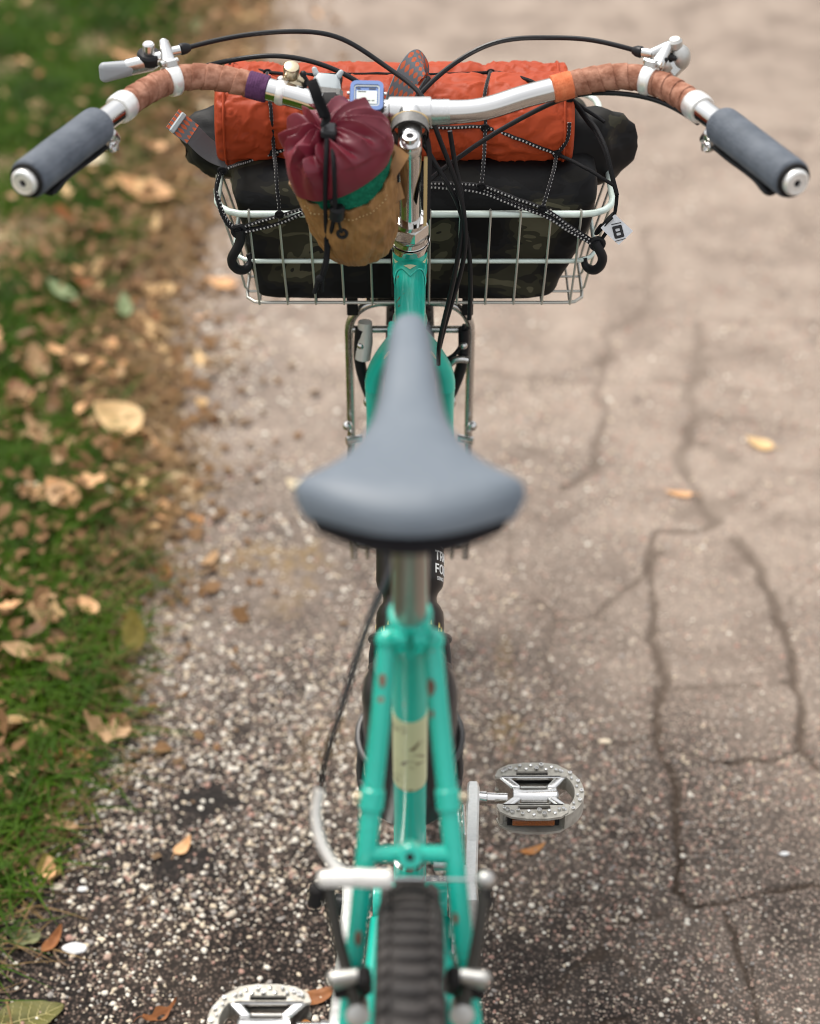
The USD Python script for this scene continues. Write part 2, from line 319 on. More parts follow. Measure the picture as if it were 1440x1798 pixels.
path_m = usdkit.material(stage, '/World/Looks/asphalt', {
    'g': ('geometry', {}),
    'v': ('voronoi_texture', {'scale': 235.0, 'randomness': 1.0}), 'v2': ('voronoi_texture', {'scale': 430.0, 'randomness': 1.0}),
    'sep': ('separate_color', {}), 'sep2': ('separate_color', {}),
    'stone': ('rgb_ramp', {'ramp': [(0.0, (0.05, 0.04, 0.035)), (0.25, (0.10, 0.075, 0.062)), (0.45, (0.19, 0.135, 0.11)), (0.6, (0.30, 0.235, 0.19)), (0.74, (0.21, 0.135, 0.11)), (0.88, (0.40, 0.335, 0.27)), (1.0, (0.55, 0.50, 0.43))]}),
    'stone2': ('rgb_ramp', {'ramp': [(0.0, (0.040, 0.034, 0.030)), (0.5, (0.135, 0.104, 0.088)), (0.8, (0.27, 0.205, 0.17)), (1.0, (0.44, 0.37, 0.305))]}),
    'show': ('math', {'math_type': 'greater_than', 'value2': 0.52}),
    'dist': ('map_range', {'from_min': 0.28, 'from_max': 0.55, 'to_min': 1.0, 'to_max': 0.0, 'clamp': True}),
    'mm': ('mix', {'fac': 0.5}), 'edge': ('mix', {'color1': (0.024, 0.020, 0.018)}),
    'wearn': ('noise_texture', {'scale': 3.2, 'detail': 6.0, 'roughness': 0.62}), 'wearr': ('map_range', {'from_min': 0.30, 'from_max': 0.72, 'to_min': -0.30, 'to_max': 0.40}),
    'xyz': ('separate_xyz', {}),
    'glare_y': ('map_range', {'from_min': 0.30, 'from_max': 1.55, 'to_min': 0.0, 'to_max': 0.98, 'clamp': True}),  # paler with distance: grazing-angle glare painted into the base colour
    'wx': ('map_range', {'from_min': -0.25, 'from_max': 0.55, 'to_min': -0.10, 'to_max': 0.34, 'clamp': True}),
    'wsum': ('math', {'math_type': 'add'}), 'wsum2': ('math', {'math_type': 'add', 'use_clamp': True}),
    'worn': ('mix', {}), 'wn2': ('noise_texture', {'scale': 9.0, 'detail': 5.0, 'roughness': 0.6}), 'wr2': ('rgb_ramp', {'ramp': [(0.28, (0.235, 0.182, 0.146)), (0.5, (0.375, 0.300, 0.243)), (0.74, (0.485, 0.395, 0.322))]}),  # worn surface tones; their mix also carries the painted distance glare
    'worn_glare_fac': ('math', {'math_type': 'multiply', 'value2': 0.60}),
    'cr': ('attribute', {'attribute': 'crack'}), 'tar': ('attribute', {'attribute': 'tar'}), 'moss': ('attribute', {'attribute': 'moss'}),
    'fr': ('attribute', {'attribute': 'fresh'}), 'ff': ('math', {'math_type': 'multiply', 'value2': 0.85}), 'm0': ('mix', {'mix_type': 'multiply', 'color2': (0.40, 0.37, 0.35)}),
    'm1': ('mix', {'color2': (0.045, 0.030, 0.020)}), 'm2': ('mix', {'color2': (0.016, 0.014, 0.013)}), 'm3': ('mix', {'color2': (0.22, 0.145, 0.06)}),
    'mossn': ('noise_texture', {'scale': 60.0, 'detail': 4.0, 'roughness': 0.7}), 'mossr': ('map_range', {'from_min': 0.40, 'from_max': 0.62, 'to_min': 0.0, 'to_max': 1.0, 'clamp': True}),
    'tf': ('math', {'math_type': 'multiply', 'value2': 0.88}), 'mf': ('math', {'math_type': 'multiply'}), 'mf2': ('math', {'math_type': 'multiply', 'value2': 0.75}), 'cf': ('math', {'math_type': 'multiply', 'value2': 0.9}),
    'bh': ('math', {'math_type': 'subtract', 'value1': 1.0}),
    'b': ('bump', {'strength': 0.6, 'distance': 0.0022}),
    'p': ('principled_bsdf', {'roughness': 0.75, 'specular_ior_level': 0.10})},
    [('g.position', 'v.vector'), ('g.position', 'v2.vector'), ('v.color', 'sep.color'), ('v2.color', 'sep2.color'), ('sep.r', 'stone.fac'), ('sep2.g', 'stone2.fac'),
     ('sep.g', 'show.value1'), ('show.value', 'mm.fac'), ('stone2.color', 'mm.color1'), ('stone.color', 'mm.color2'), ('v.distance', 'dist.value'), ('dist.result', 'edge.fac'), ('mm.color', 'edge.color2'),
     ('g.position', 'wearn.vector'), ('wearn.fac', 'wearr.value'), ('g.position', 'xyz.vector'), ('xyz.y', 'glare_y.value'), ('xyz.x', 'wx.value'), ('g.position', 'wn2.vector'), ('wn2.fac', 'wr2.fac'), ('wr2.color', 'worn.color2'),
     ('glare_y.result', 'wsum.value1'), ('wx.result', 'wsum.value2'), ('wearr.result', 'wsum2.value1'), ('wsum.value', 'wsum2.value2'), ('wsum2.value', 'worn_glare_fac.value1'), ('worn_glare_fac.value', 'worn.fac'), ('edge.color', 'worn.color1'),
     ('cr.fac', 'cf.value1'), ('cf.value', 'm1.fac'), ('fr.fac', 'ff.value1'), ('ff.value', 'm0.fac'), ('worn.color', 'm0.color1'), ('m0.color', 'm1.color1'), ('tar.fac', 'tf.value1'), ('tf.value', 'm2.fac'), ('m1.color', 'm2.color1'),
     ('g.position', 'mossn.vector'), ('mossn.fac', 'mossr.value'), ('moss.fac', 'mf.value1'), ('mossr.result', 'mf.value2'), ('mf.value', 'mf2.value1'), ('mf2.value', 'm3.fac'), ('m2.color', 'm3.color1'),
     ('m3.color', 'p.base_color'), ('v.distance', 'bh.value2'), ('bh.value', 'b.height'), ('b.normal', 'p.normal')], surface='p.BSDF')
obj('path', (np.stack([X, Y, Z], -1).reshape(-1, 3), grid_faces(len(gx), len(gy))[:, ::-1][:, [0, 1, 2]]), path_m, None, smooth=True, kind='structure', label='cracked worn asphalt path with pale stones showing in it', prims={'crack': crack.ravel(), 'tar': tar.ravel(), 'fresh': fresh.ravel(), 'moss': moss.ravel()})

# soil of the verge: a sheet that rises out of the asphalt along a ragged edge
sx = np.r_[-60, -30, -12, -6, -3.5, -2.4, -1.8, np.arange(-1.4, -0.10, 0.016)]; sy = np.r_[-60, -20, -6, -3, -1.6, np.arange(-0.8, 3.6, 0.02), 4.2, 5, 7, 12, 25, 60]
SX, SY = np.meshgrid(sx, sy, indexing='ij'); S3 = np.stack([SX, SY, 0 * SX], -1)
def soil_z(x, y):
    q = np.stack([np.asarray(x, float), np.asarray(y, float), 0 * np.asarray(x, float)], -1)
    d = edge_x(y) - x + 0.17 * (fbm(q * 9, 4, 21) - .5) + 0.10 * (fbm(q * 34, 3, 22) - .5) - .03
    return np.clip(d * 0.10, -0.03, 0.016) + np.clip(d, 0, 1) * 0.018 + 0.010 * (fbm(q * 22, 3, 23) - .5)
soil_m = mat('soil', (0.16, 0.112, 0.066), 0.95, color2=(0.40, 0.29, 0.17), vscale=26, bump=(90, 0.9, 0.004), spec=0.2)
obj('verge_ground', (np.stack([SX, SY, soil_z(SX, SY)], -1).reshape(-1, 3), grid_faces(len(sx), len(sy))), soil_m, None, smooth=True, kind='structure', label='brown soil of the grass verge along the left of the path')

# ---- grass: single blades, bent, in clumps
def blades(xy, h, w, lean, rng, seg=3):
    n = len(xy); az = rng.uniform(0, 2 * np.pi, n); faz = az + rng.normal(0, .4, n)
    base = np.c_[xy, soil_z(xy[:, 0], xy[:, 1]) - 0.004]
    t = np.linspace(0, 1, seg + 1)
    dirv = np.c_[np.cos(az), np.sin(az)]; side = np.c_[-np.sin(faz), np.cos(faz)]
    out = np.zeros((n, seg + 1, 2, 3))
    for k, tt in enumerate(t):
        horiz = h * lean * (tt ** 1.8); vert = h * (tt - 0.33 * lean * tt ** 2)
        c = base + np.c_[dirv * horiz[:, None], vert]
        ww = w * (1 - tt ** 1.6) * .5 + 0.0002
        off = np.c_[side * ww[:, None], 0 * ww]
        out[:, k, 0] = c - off; out[:, k, 1] = c + off
    f = []
    for k in range(seg):
        a = 2 * k; f += [[a, a + 1, a + 3], [a, a + 3, a + 2]]
    f = np.array(f); m = 2 * (seg + 1)
    return out.reshape(-1, 3), (f[None] + (np.arange(n) * m)[:, None, None]).reshape(-1, 3)
def leafy(name, ramp, translucent=0.35, rough=0.55):
    return usdkit.material(stage, f'/World/Looks/{name}', {
        'g': ('geometry', {}), 'r': ('rgb_ramp', {'ramp': ramp}), 'p': ('principled_bsdf', {'roughness': rough, 'specular_ior_level': 0.15}), 't': ('translucent_bsdf', {}), 'm': ('mix_closure', {'fac': translucent})},
        [('g.random_per_island', 'r.fac'), ('r.color', 'p.base_color'), ('r.color', 't.color'), ('p.BSDF', 'm.closure1'), ('t.BSDF', 'm.closure2')], surface='m.closure')
grass_m = usdkit.material(stage, '/World/Looks/grass', {
    'g': ('geometry', {}), 'r': ('rgb_ramp', {'ramp': [(0, (0.05, 0.11, 0.003)), (0.2, (0.20, 0.33, 0.006)), (0.48, (0.42, 0.58, 0.016)), (0.74, (0.58, 0.65, 0.06)), (0.86, (0.62, 0.50, 0.17)), (1.0, (0.58, 0.38, 0.16))]}),
    'n': ('noise_texture', {'scale': 11.0, 'detail': 3.0}), 'nr': ('rgb_ramp', {'ramp': [(0.34, (0.55, 0.64, 0.5)), (0.52, (1.0, 1.05, 0.85)), (0.68, (1.3, 1.2, 1.0))]}), 'mx': ('mix', {'mix_type': 'multiply', 'fac': 1.0}),
    'p': ('principled_bsdf', {'roughness': 0.55, 'specular_ior_level': 0.15}), 't': ('translucent_bsdf', {}), 'm': ('mix_closure', {'fac': 0.48})},
    [('g.random_per_island', 'r.fac'), ('g.position', 'n.vector'), ('n.fac', 'nr.fac'), ('r.color', 'mx.color1'), ('nr.color', 'mx.color2'), ('mx.color', 'p.base_color'), ('mx.color', 't.color'), ('p.BSDF', 'm.closure1'), ('t.BSDF', 'm.closure2')], surface='m.closure')
def scatter(n, x0, x1, y0, y1, rng): return np.c_[rng.uniform(x0, x1, n), rng.uniform(y0, y1, n)]
def grass_density(xy):
    q = np.c_[xy, np.zeros(len(xy))]
    d = edge_x(xy[:, 1]) - xy[:, 0]
    band = np.clip((d + 0.02 - .10 * np.clip((xy[:, 1] - .8) / .4, 0, 1) + .12 * (fbm(q * 13, 3, 36) - .5)) / np.where(xy[:, 1] > 1.3, 0.22, 0.12), 0, 1)
    low = np.clip((1.15 - xy[:, 1]) / .5, 0, 1)
    return np.clip(band * np.clip((fbm(q * 7.5, 3, 31) - np.where(xy[:, 1] > 1.9, .30, .38)) * 4.6, 0.07 + .42 * low, 1) + .5 * low * np.clip((d + .01) / .04, 0, 1) * (band > 0), 0, 1)
rng = np.random.default_rng(3)
xy = scatter(74000, -1.25, -0.22, -0.15, 3.5, rng)
dens = grass_density(xy); xy = xy[rng.random(len(xy)) < dens]
far = np.vstack([scatter(60000, -4.2, -1.25, -1.8, 5.5, rng), scatter(16000, -1.3, -0.3, 3.5, 7.5, rng), scatter(17000, -1.4, -0.45, -1.8, -0.15, rng)])
far = far[rng.random(len(far)) < np.clip(grass_density(far) + .25, 0, 1) * (far[:, 0] < edge_x(far[:, 1]) - .01)]
both = np.vstack([xy, far])
hh = rng.uniform(0.022, 0.068, len(both)) * np.where(np.arange(len(both)) < len(xy), 1, 1.4)
obj('grass', blades(both, hh, rng.uniform(0.0028, 0.0058, len(both)) * np.where(np.arange(len(both)) < len(xy), 1, 1.7), rng.uniform(0.7, 2.1, len(both)), rng), grass_m, None, smooth=False, kind='stuff', label='short green grass growing in patches on the verge', cat='grass')
# dry straw lying in the litter near the path
d_ = scatter(26000, -1.2, -0.1, -0.1, 3.3, rng); e_ = edge_x(d_[:, 1]) - d_[:, 0]
d_ = d_[(rng.random(len(d_)) < np.clip(np.exp(-((e_ - 0.08) / 0.13) ** 2) * .80, 0.06, 1)) & (e_ > -0.05)]
straw_m = leafy('straw', [(0, (0.22, 0.14, 0.06)), (0.5, (0.42, 0.28, 0.14)), (1.0, (0.60, 0.44, 0.24))], 0.2, 0.7)
obj('dry_straw', blades(d_, rng.uniform(0.02, 0.055, len(d_)), rng.uniform(0.0015, 0.003, len(d_)), rng.uniform(1.6, 2.6, len(d_)), rng), straw_m, None, smooth=False, kind='stuff', label='dry straw and dead stems matted along the edge of the path', cat='straw')

# ---- pebbles bedded in the asphalt surface
def pebble_proto(i, sub):
    r = np.random.default_rng(100 + i); m = trimesh.creation.icosphere(sub, 1.0); v = np.array(m.vertices)
    v = v * (1 + 0.5 * (fbm(v * 1.3 + 9 * i, 2, i)[:, None] - .5)) * np.array([1, r.uniform(.62, .9), r.uniform(.45, .7)])
    return v, np.array(m.faces)
PEB = [((0.62, 0.56, 0.46), (0.74, 0.70, 0.62)), ((0.52, 0.42, 0.30), (0.64, 0.55, 0.42)), ((0.34, 0.23, 0.18), (0.45, 0.32, 0.25)), ((0.20, 0.18, 0.165), (0.33, 0.30, 0.27)), ((0.32, 0.18, 0.14), (0.40, 0.25, 0.20)), ((0.42, 0.36, 0.29), (0.52, 0.45, 0.36)), ((0.13, 0.105, 0.09), (0.21, 0.17, 0.14))]
pm = [mat(f'pebble_{i}', a, 0.6, color2=b, vscale=1.1, bump=(3.0, 0.3, 0.1), spec=0.25) for i, (a, b) in enumerate(PEB)]
class_scope = UsdGeom.Scope.Define(stage, '/World/Looks/pebble_shapes')
def pebble_cloud(name, xy, size, mats_p, rng, label):
    pi = UsdGeom.PointInstancer.Define(stage, path_for(name, None))
    k = 0; protos = []
    for i in range(len(PEB)):
        for j in range(2):
            v, f = pebble_proto(i * 2 + j, 1)
            pth = f'{pi.GetPath()}/pebble_{k:03d}' if k else f'{pi.GetPath()}/pebble'
            usdkit.mesh(stage, pth, trimesh.Trimesh(v, f, process=False), pm[i], smooth=True); protos.append(pth); k += 1
    pi.CreatePrototypesRel().SetTargets(protos)
    n = len(xy); q = np.c_[xy, np.zeros(n)]
    z = np.interp(0, [0], [0]) + 0.004 * (fbm(q * 7, 3, 2) - .5) + size * rng.uniform(-0.20, 0.14, n)
    pi.CreatePositionsAttr([Gf.Vec3f(float(a), float(b), float(c)) for (a, b), c in zip(xy, z)])
    pi.CreateScalesAttr([Gf.Vec3f(float(s), float(s), float(s)) for s in size])
    an = rng.uniform(0, np.pi, n); tl = rng.normal(0, .12, n)
    pi.CreateOrientationsAttr([Gf.Quath(float(np.cos(a)), float(t * np.cos(a)), float(t * np.sin(a)), float(np.sin(a))) for a, t in zip(an, tl)])
    cls = np.array([rng.choice(len(PEB), p=p) for p in mats_p]) * 2 + rng.integers(0, 2, n)
    pi.CreateProtoIndicesAttr([int(c) for c in cls])
    p = pi.GetPrim(); p.SetCustomDataByKey('label', label); p.SetCustomDataByKey('category', 'gravel'); p.SetCustomDataByKey('kind', 'stuff')
rng = np.random.default_rng(8)
pxy = np.vstack([scatter(23000, -0.56, 0.60, 0.04, 0.80, rng), scatter(14000, -0.45, 0.75, 0.80, 1.6, rng), scatter(5000, -0.45, 0.9, 1.6, 2.4, rng), scatter(9000, -0.6, 1.1, -0.9, 0.04, rng), scatter(5000, 0.6, 1.3, 0.04, 1.6, rng)])
u_ = rng.random(len(pxy))
tarv = np.zeros(len(pxy))
tri_i = np.clip(np.searchsorted(gx, pxy[:, 0]), 0, len(gx) - 1), np.clip(np.searchsorted(gy, pxy[:, 1]), 0, len(gy) - 1)
tarv = tar[tri_i]; crv = crack[tri_i]
dn = fbm(np.c_[pxy * 6, np.zeros(len(pxy))], 3, 77)
keep = (u_ > tarv * .93) & (crv < .25) & (pxy[:, 0] > edge_x(pxy[:, 1]) - 0.03) & (rng.random(len(pxy)) < np.clip((dn - .28) * 3.2, .25, 1))
pxy = pxy[keep]; n = len(pxy)
size = np.clip(rng.lognormal(math.log(0.00185), 0.42, n), 0.0008, 0.0048)
right = np.clip((pxy[:, 0] + 0.15) / 0.5, 0, 1)
size *= (1 - 0.22 * right) * (1 + .25 * np.clip(pxy[:, 1] - .8, 0, 1))
pl = np.array([.25, .29, .10, .11, .06, .15, .04]); pr = np.array([.07, .13, .25, .14, .19, .16, .06])
pebble_cloud('gravel', pxy, size, [pl * (1 - r) + pr * r for r in right], rng, 'pale cream and pinkish stones bedded in the asphalt')

# ================================================================== materials of the bicycle
M = {}
def paint(name, a, b):
    return usdkit.material(stage, f'/World/Looks/{name}', {
        'tc': ('texture_coordinate', {}), 'n': ('noise_texture', {'scale': 9.0, 'detail': 3.0}), 'r': ('rgb_ramp', {'ramp': [(0.35, a), (0.65, b)]}),
        'c': ('noise_texture', {'scale': 38.0, 'detail': 3.0, 'roughness': 0.5}), 'cr': ('rgb_ramp', {'ramp': [(0.705, (0, 0, 0)), (0.722, (1, 1, 1))]}), 'm': ('mix', {'color2': (0.20, 0.085, 0.045)}),
        's': ('noise_texture', {'scale': 14.0, 'detail': 2.0}), 'sr': ('map_range', {'from_min': 0.3, 'from_max': 0.7, 'to_min': 0.20, 'to_max': 0.30}),
        'p': ('principled_bsdf', {'roughness': 0.25, 'specular_ior_level': 0.5, 'coat_weight': 0.5, 'coat_roughness': 0.08})},
        [('tc.object', 'n.vector'), ('n.fac', 'r.fac'), ('tc.object', 'c.vector'), ('c.fac', 'cr.fac'), ('cr.color', 'm.fac'), ('r.color', 'm.color1'), ('m.color', 'p.base_color'),
         ('tc.object', 's.vector'), ('s.fac', 'sr.value'), ('sr.result', 'p.roughness')], surface='p.BSDF')
M['teal'] = paint('teal_paint', (0.009, 0.375, 0.285), (0.015, 0.45, 0.345))
M['cream'] = mat('cream_paint', (0.62, 0.64, 0.40), 0.35, color2=(0.55, 0.57, 0.34), vscale=12)
M['cream_worn'] = usdkit.material(stage, '/World/Looks/cream_worn', {
    'tc': ('texture_coordinate', {}), 'n': ('noise_texture', {'scale': 48.0, 'detail': 6.0, 'roughness': 0.7, 'distortion': 0.6}), 'r': ('rgb_ramp', {'ramp': [(0.0, (0.60, 0.62, 0.38)), (0.57, (0.56, 0.57, 0.34)), (0.61, (0.16, 0.12, 0.065)), (0.68, (0.05, 0.045, 0.03))]}),
    'p': ('principled_bsdf', {'roughness': 0.35})}, [('tc.object', 'n.vector'), ('n.fac', 'r.fac'), ('r.color', 'p.base_color')], surface='p.BSDF')
M['chrome'] = mat('chrome', (0.74, 0.725, 0.70), 0.07, 1.0, rough_var=0.035)
M['alloy'] = mat('polished_alloy', (0.68, 0.67, 0.65), 0.22, 1.0, rough_var=0.08)
M['matte_alloy'] = mat('matte_alloy', (0.62, 0.61, 0.58), 0.42, 1.0, color2=(0.50, 0.485, 0.45), vscale=60, rough_var=0.08)
M['silver_band'] = mat('silver_band', (0.80, 0.79, 0.76), 0.32, 0.75, rough_var=0.06)
M['worn_alloy'] = mat('worn_alloy', (0.43, 0.41, 0.365), 0.5, 0.45, color2=(0.31, 0.29, 0.25), vscale=90, rough_var=0.1, bump=(300, 0.25, 0.001))
M['steel_wire'] = mat('stainless_spoke', (0.6, 0.6, 0.6), 0.25, 1.0)
M['post'] = mat('satin_seatpost', (0.46, 0.43, 0.38), 0.30, 0.9, color2=(0.40, 0.37, 0.32), vscale=20)
M['black_plastic'] = mat('black_plastic', (0.009, 0.009, 0.010), 0.4, bump=(200, 0.15, 0.001), spec=0.22)
M['cable'] = mat('black_cable_housing', (0.008, 0.008, 0.009), 0.3, spec=0.28)
M['rubber'] = mat('black_rubber', (0.012, 0.011, 0.011), 0.7, spec=0.2)
M['tyre'] = mat('tyre_rubber', (0.018, 0.016, 0.015), 0.65, color2=(0.032, 0.028, 0.026), vscale=30, bump=(250, 0.3, 0.001), spec=0.25)
M['knob'] = mat('tread_rubber', (0.030, 0.027, 0.026), 0.65, color2=(0.052, 0.046, 0.043), vscale=30, bump=(250, 0.3, 0.001), spec=0.25)
M['arm'] = mat('worn_brake_arm', (0.045, 0.042, 0.036), 0.4, 0.4)
M['saddle'] = mat('saddle_cover', (0.100, 0.123, 0.150), 0.50, color2=(0.138, 0.162, 0.187), vscale=9, bump=(420, 0.25, 0.0014), spec=0.4)
M['saddle_under'] = mat('saddle_underside', (0.010, 0.009, 0.011), 0.6, spec=0.2)
M['foam'] = mat('foam_grip', (0.060, 0.072, 0.090), 0.62, color2=(0.098, 0.112, 0.134), vscale=34, bump=(420, 0.6, 0.0014), rough_var=0.08, spec=0.35)
M['tape'] = mat('brown_cotton_tape', (0.205, 0.085, 0.052), 0.85, color2=(0.40, 0.205, 0.140), vscale=85, bump=(700, 0.6, 0.0012), spec=0.15, ramp=(0.38, 0.66))
M['purple'] = mat('purple_tape', (0.06, 0.022, 0.062), 0.8, color2=(0.10, 0.04, 0.10), vscale=120, bump=(600, 0.6, 0.001), spec=0.15)
M['orange_tape'] = mat('orange_tape', (0.50, 0.125, 0.05), 0.8, color2=(0.60, 0.18, 0.08), vscale=120, bump=(600, 0.6, 0.001), spec=0.15)
M['amber'] = mat('amber_reflector', (0.20, 0.055, 0.008), 0.18, bump=(500, 1.0, 0.002), coat_weight=0.8)
M['brass'] = mat('aged_brass', (0.62, 0.52, 0.36), 0.28, 1.0, rough_var=0.1)
M['white_pl'] = mat('pale_housing', (0.66, 0.64, 0.60), 0.35, 0.25)
M['cage'] = mat('dark_grey_cage', (0.055, 0.053, 0.052), 0.42, 0.4)
M['grey_pl'] = mat('grey_rubber_tip', (0.25, 0.265, 0.28), 0.45)

bike = thing('bicycle', 'teal touring bicycle with grey saddle, brown taped bars and chrome stem parked on the path', 'bicycle', (0, 0.06, 0))
def sub(name, parent, label=None):
    p = UsdGeom.Xform.Define(stage, path_for(name, parent)).GetPrim()
    if label: p.SetCustomDataByKey('label', label)
    return p
BB = np.array([0, 0, .306]); ST = np.array([0, -.299, .954]); STN = np.array([0, .954, .299])
DT = np.array([0, .770, .638]); DTN = np.array([0, -.638, .770])
AX = np.array([0, -.437, .332]); FAX = np.array([0, .56, .325])
HT = unit(np.array([0, -.041, .123])); HTOP = np.array([0, .432, .797]); HBOT = HTOP - HT * .125

# ------------------------------------------------------------------ frame
fr = sub('frame', bike)
obj('seat_tube', rod(BB, BB + ST * .502, .0143, 32), M['teal'], fr)
obj('seat_tube_panel', tube([BB + ST * .2585, BB + ST * .260, BB + ST * .3765, BB + ST * .378], [.01445, .0147, .0147, .01445], 32), M['cream_worn'], fr, label='cream painted panel with dark chips on the seat tube')
obj('seat_lug', cat(tube([BB + ST * .478, BB + ST * .482, BB + ST * .521, BB + ST * .523], [.0150, .0172, .0172, .0160], 32)), M['teal'], fr)
obj('seat_binder', cat(rod(BB + ST * .509 + [-.0135, -.0195, 0], BB + ST * .509 + [-.0030, -.0195, 0], .0062, 14), rod(BB + ST * .509 + [.0030, -.0195, 0], BB + ST * .509 + [.0135, -.0195, 0], .0062, 14), rbox((.0075, .012, .026), .002, BB + ST * .505 + [-.0070, -.0160, 0]), rbox((.0075, .012, .026), .002, BB + ST * .505 + [.0070, -.0160, 0])), M['teal'], fr)
obj('top_tube', rod(BB + ST * .488, np.array([0, .436, .772]), .0145, 28), M['teal'], fr)
obj('down_tube', rod(BB, HBOT + HT * .02, .0160, 28), M['teal'], fr)
obj('bottom_bracket_shell', lathe([(-.036, .0215), (-.034, .0225), (.034, .0225), (.036, .0215)], BB, (1, 0, 0)), M['teal'], fr)
obj('head_tube', tube([HBOT, HBOT + HT * .004, HTOP - HT * .004, HTOP], [.0170, .0162, .0162, .0170], 32), M['teal'], fr)
def sleeve_lug(p0, d0, ln, r0, prong):
    """A lug sleeve with a pointed upper lip."""
    p0 = np.asarray(p0, float); d = unit(d0); up = unit(np.array([0, 0, 1.0]) - d * d[2]); sd = np.cross(d, up)
    q = np.linspace(0, 2 * np.pi, 49); rows = []
    for i, a in enumerate(q[:-1]):
        w = abs((a + np.pi) % (2 * np.pi) - np.pi)
        L = ln + prong * max(0, 1 - w / .55) ** 1.0 - .4 * prong * math.exp(-((w - .95) / .4) ** 2)
        ring = up * math.cos(a) + sd * math.sin(a)
        rows.append([p0 + ring * r0, p0 + d * (L - .0012) + ring * r0, p0 + d * L + ring * (r0 - .0011)])
    v = np.array(rows).transpose(1, 0, 2)
    return v.reshape(-1, 3), grid_faces(3, 48, True)
TTd = unit(BB + ST * .488 - np.array([0, .436, .772]))
obj('head_lug', cat(sleeve_lug(np.array([0, .436, .772]), TTd, .034, .0163, .016), tube([HTOP - HT * .045, HTOP - HT * .044, HTOP - HT * .001, HTOP], [.0165, .0176, .0176, .0168], 32)), M['teal'], fr)
# cream lug lining: small triangles on the head lug
def patch_on(base, axis, r, ang, along, poly):
    """Small flat decal polygon wrapped on a cylinder; poly = (arc metres, along metres)."""
    d = unit(axis); up = unit(np.array([0, -1.0, 0.2]) - d * (np.array([0, -1.0, 0.2]) @ d)); sd = np.cross(d, up)
    out = []
    pg = Polygon(poly); tri = trimesh.creation.triangulate_polygon(pg, engine='earcut'); tri = trimesh.remesh.subdivide_to_size(np.c_[tri[0], np.zeros(len(tri[0]))], tri[1], .0016)
    for s, t, _ in tri[0]:
        a = ang + s / r
        out.append(np.asarray(base) + d * (along + t) + (up * math.cos(a) + sd * math.sin(a)) * (r + .0005))
    return np.array(out), np.array(tri[1])
for sgn in (-1, 1):
    obj('lug_triangle', patch_on(HTOP, -HT, .0176, sgn * .95, .010, [(-.005, 0), (.004, .001), (sgn * -.001, .009)]), M['cream'], fr, label='cream triangle painted on the head lug')
    obj('lug_lining', patch_on(HTOP, -HT, .0176, sgn * 1.45, .006, [(-.0012, 0), (.0014, .002), (.0016, .018), (-.001, .022)]), M['cream'], fr, label='cream line along the head lug')
def on_top(base, d, r, ang, along, poly):
    d = unit(d); up = unit(np.array([0, 0, 1.0]) - d * d[2]); sd = np.cross(d, up); out = []
    tri = trimesh.creation.triangulate_polygon(Polygon(poly), engine='earcut'); tri = trimesh.remesh.subdivide_to_size(np.c_[tri[0], np.zeros(len(tri[0]))], tri[1], .0016)
    for s, t, _ in tri[0]:
        a = ang + s / r; out.append(np.asarray(base) + d * (along + t) + (up * math.cos(a) + sd * math.sin(a)) * (r + .0005))
    return np.array(out), np.array(tri[1])
obj('lug_triangle', on_top((0, .436, .772), TTd, .0163, 0, .027, [(-.0065, .002), (.0065, .002), (0, .0115)]), M['cream'], fr, label='cream triangle painted on the top tube lug')
obj('cable_stop', cat(rbox((.008, .016, .009), .002, (-.0175, .300, .775)), rod((-.0175, .306, .775), (-.0175, .316, .775), .0035)), M['teal'], fr)
# seat stays: closer together at the seat cluster, bowed outwards past the tyre
from scipy.interpolate import CubicSpline
_sx = CubicSpline([0, .12, .255, .338, .575, .8, 1], [.0165, .0222, .0298, .0345, .0478, .0600, .0680])
SA, SB = np.array([0, -.154, .787]), np.array([0, -.432, .336]); SD = unit(SB - SA); SNR = np.array([0, SD[2], -SD[1]])
def stay_pt(t, s): return SA + (SB - SA) * t + np.array([s * float(_sx(t)), 0, 0])
for s in (-1, 1):
    st = obj('seat_stay', tube([stay_pt(t, s) for t in np.linspace(.012, 1, 44)], [.0083] + [.0080] * 43, 20), M['teal'], fr)
    obj('stay_cap', ball(stay_pt(.018, s), .0096, 3, (1, 1, 1)), M['teal'], fr)
    obj('stay_ring', tube([stay_pt(.238, s), stay_pt(.241, s), stay_pt(.268, s), stay_pt(.271, s)], [.0085, .0098, .0098, .0085], 20), M['teal'], fr)
    c0 = stay_pt(.252, s); obj('pump_peg', rod(c0 + [s * .006, 0, 0], c0 + [s * .015, 0, 0], .004, 12), M['brass'], fr, label='small brass peg on the seat stay')
    obj('chain_stay', tube(spline([[s * .028, -.02, .303], [s * .036, -.12, .312], [s * .052, -.24, .321], [s * .064, -.42, .330]], 20), np.linspace(.0115, .008, 20), 16), M['teal'], fr)
    obj('dropout', rbox((.006, .04, .05), .002, (s * .067, -.437, .334)), M['teal'], fr)
RUST = mat('bare_rusty_steel', (0.22, 0.11, 0.07), 0.7, color2=(0.11, 0.055, 0.035), vscale=120)
for s, t, a, sc in ((-1, .075, -.2, 1.0), (1, .085, .55, 1.3), (1, .125, .7, .7), (-1, .46, .1, 1.1), (1, .43, .5, .9)):
    qn = np.linspace(0, 2 * np.pi, 14)[:-1]; rr_ = (.0034 + .0022 * fbm(np.c_[np.cos(qn) * 2 + t * 90, np.sin(qn) * 2, 0 * qn], 3, 2)) * sc
    obj('paint_chip', on_top(stay_pt(t, s), SD, .0080, a * s, 0, np.c_[rr_ * np.cos(qn) * .6, rr_ * np.sin(qn) * 1.2]), RUST, fr, label='patch of bare rusty steel on the seat stay')
B0, B1 = stay_pt(.337, -1), stay_pt(.337, 1)
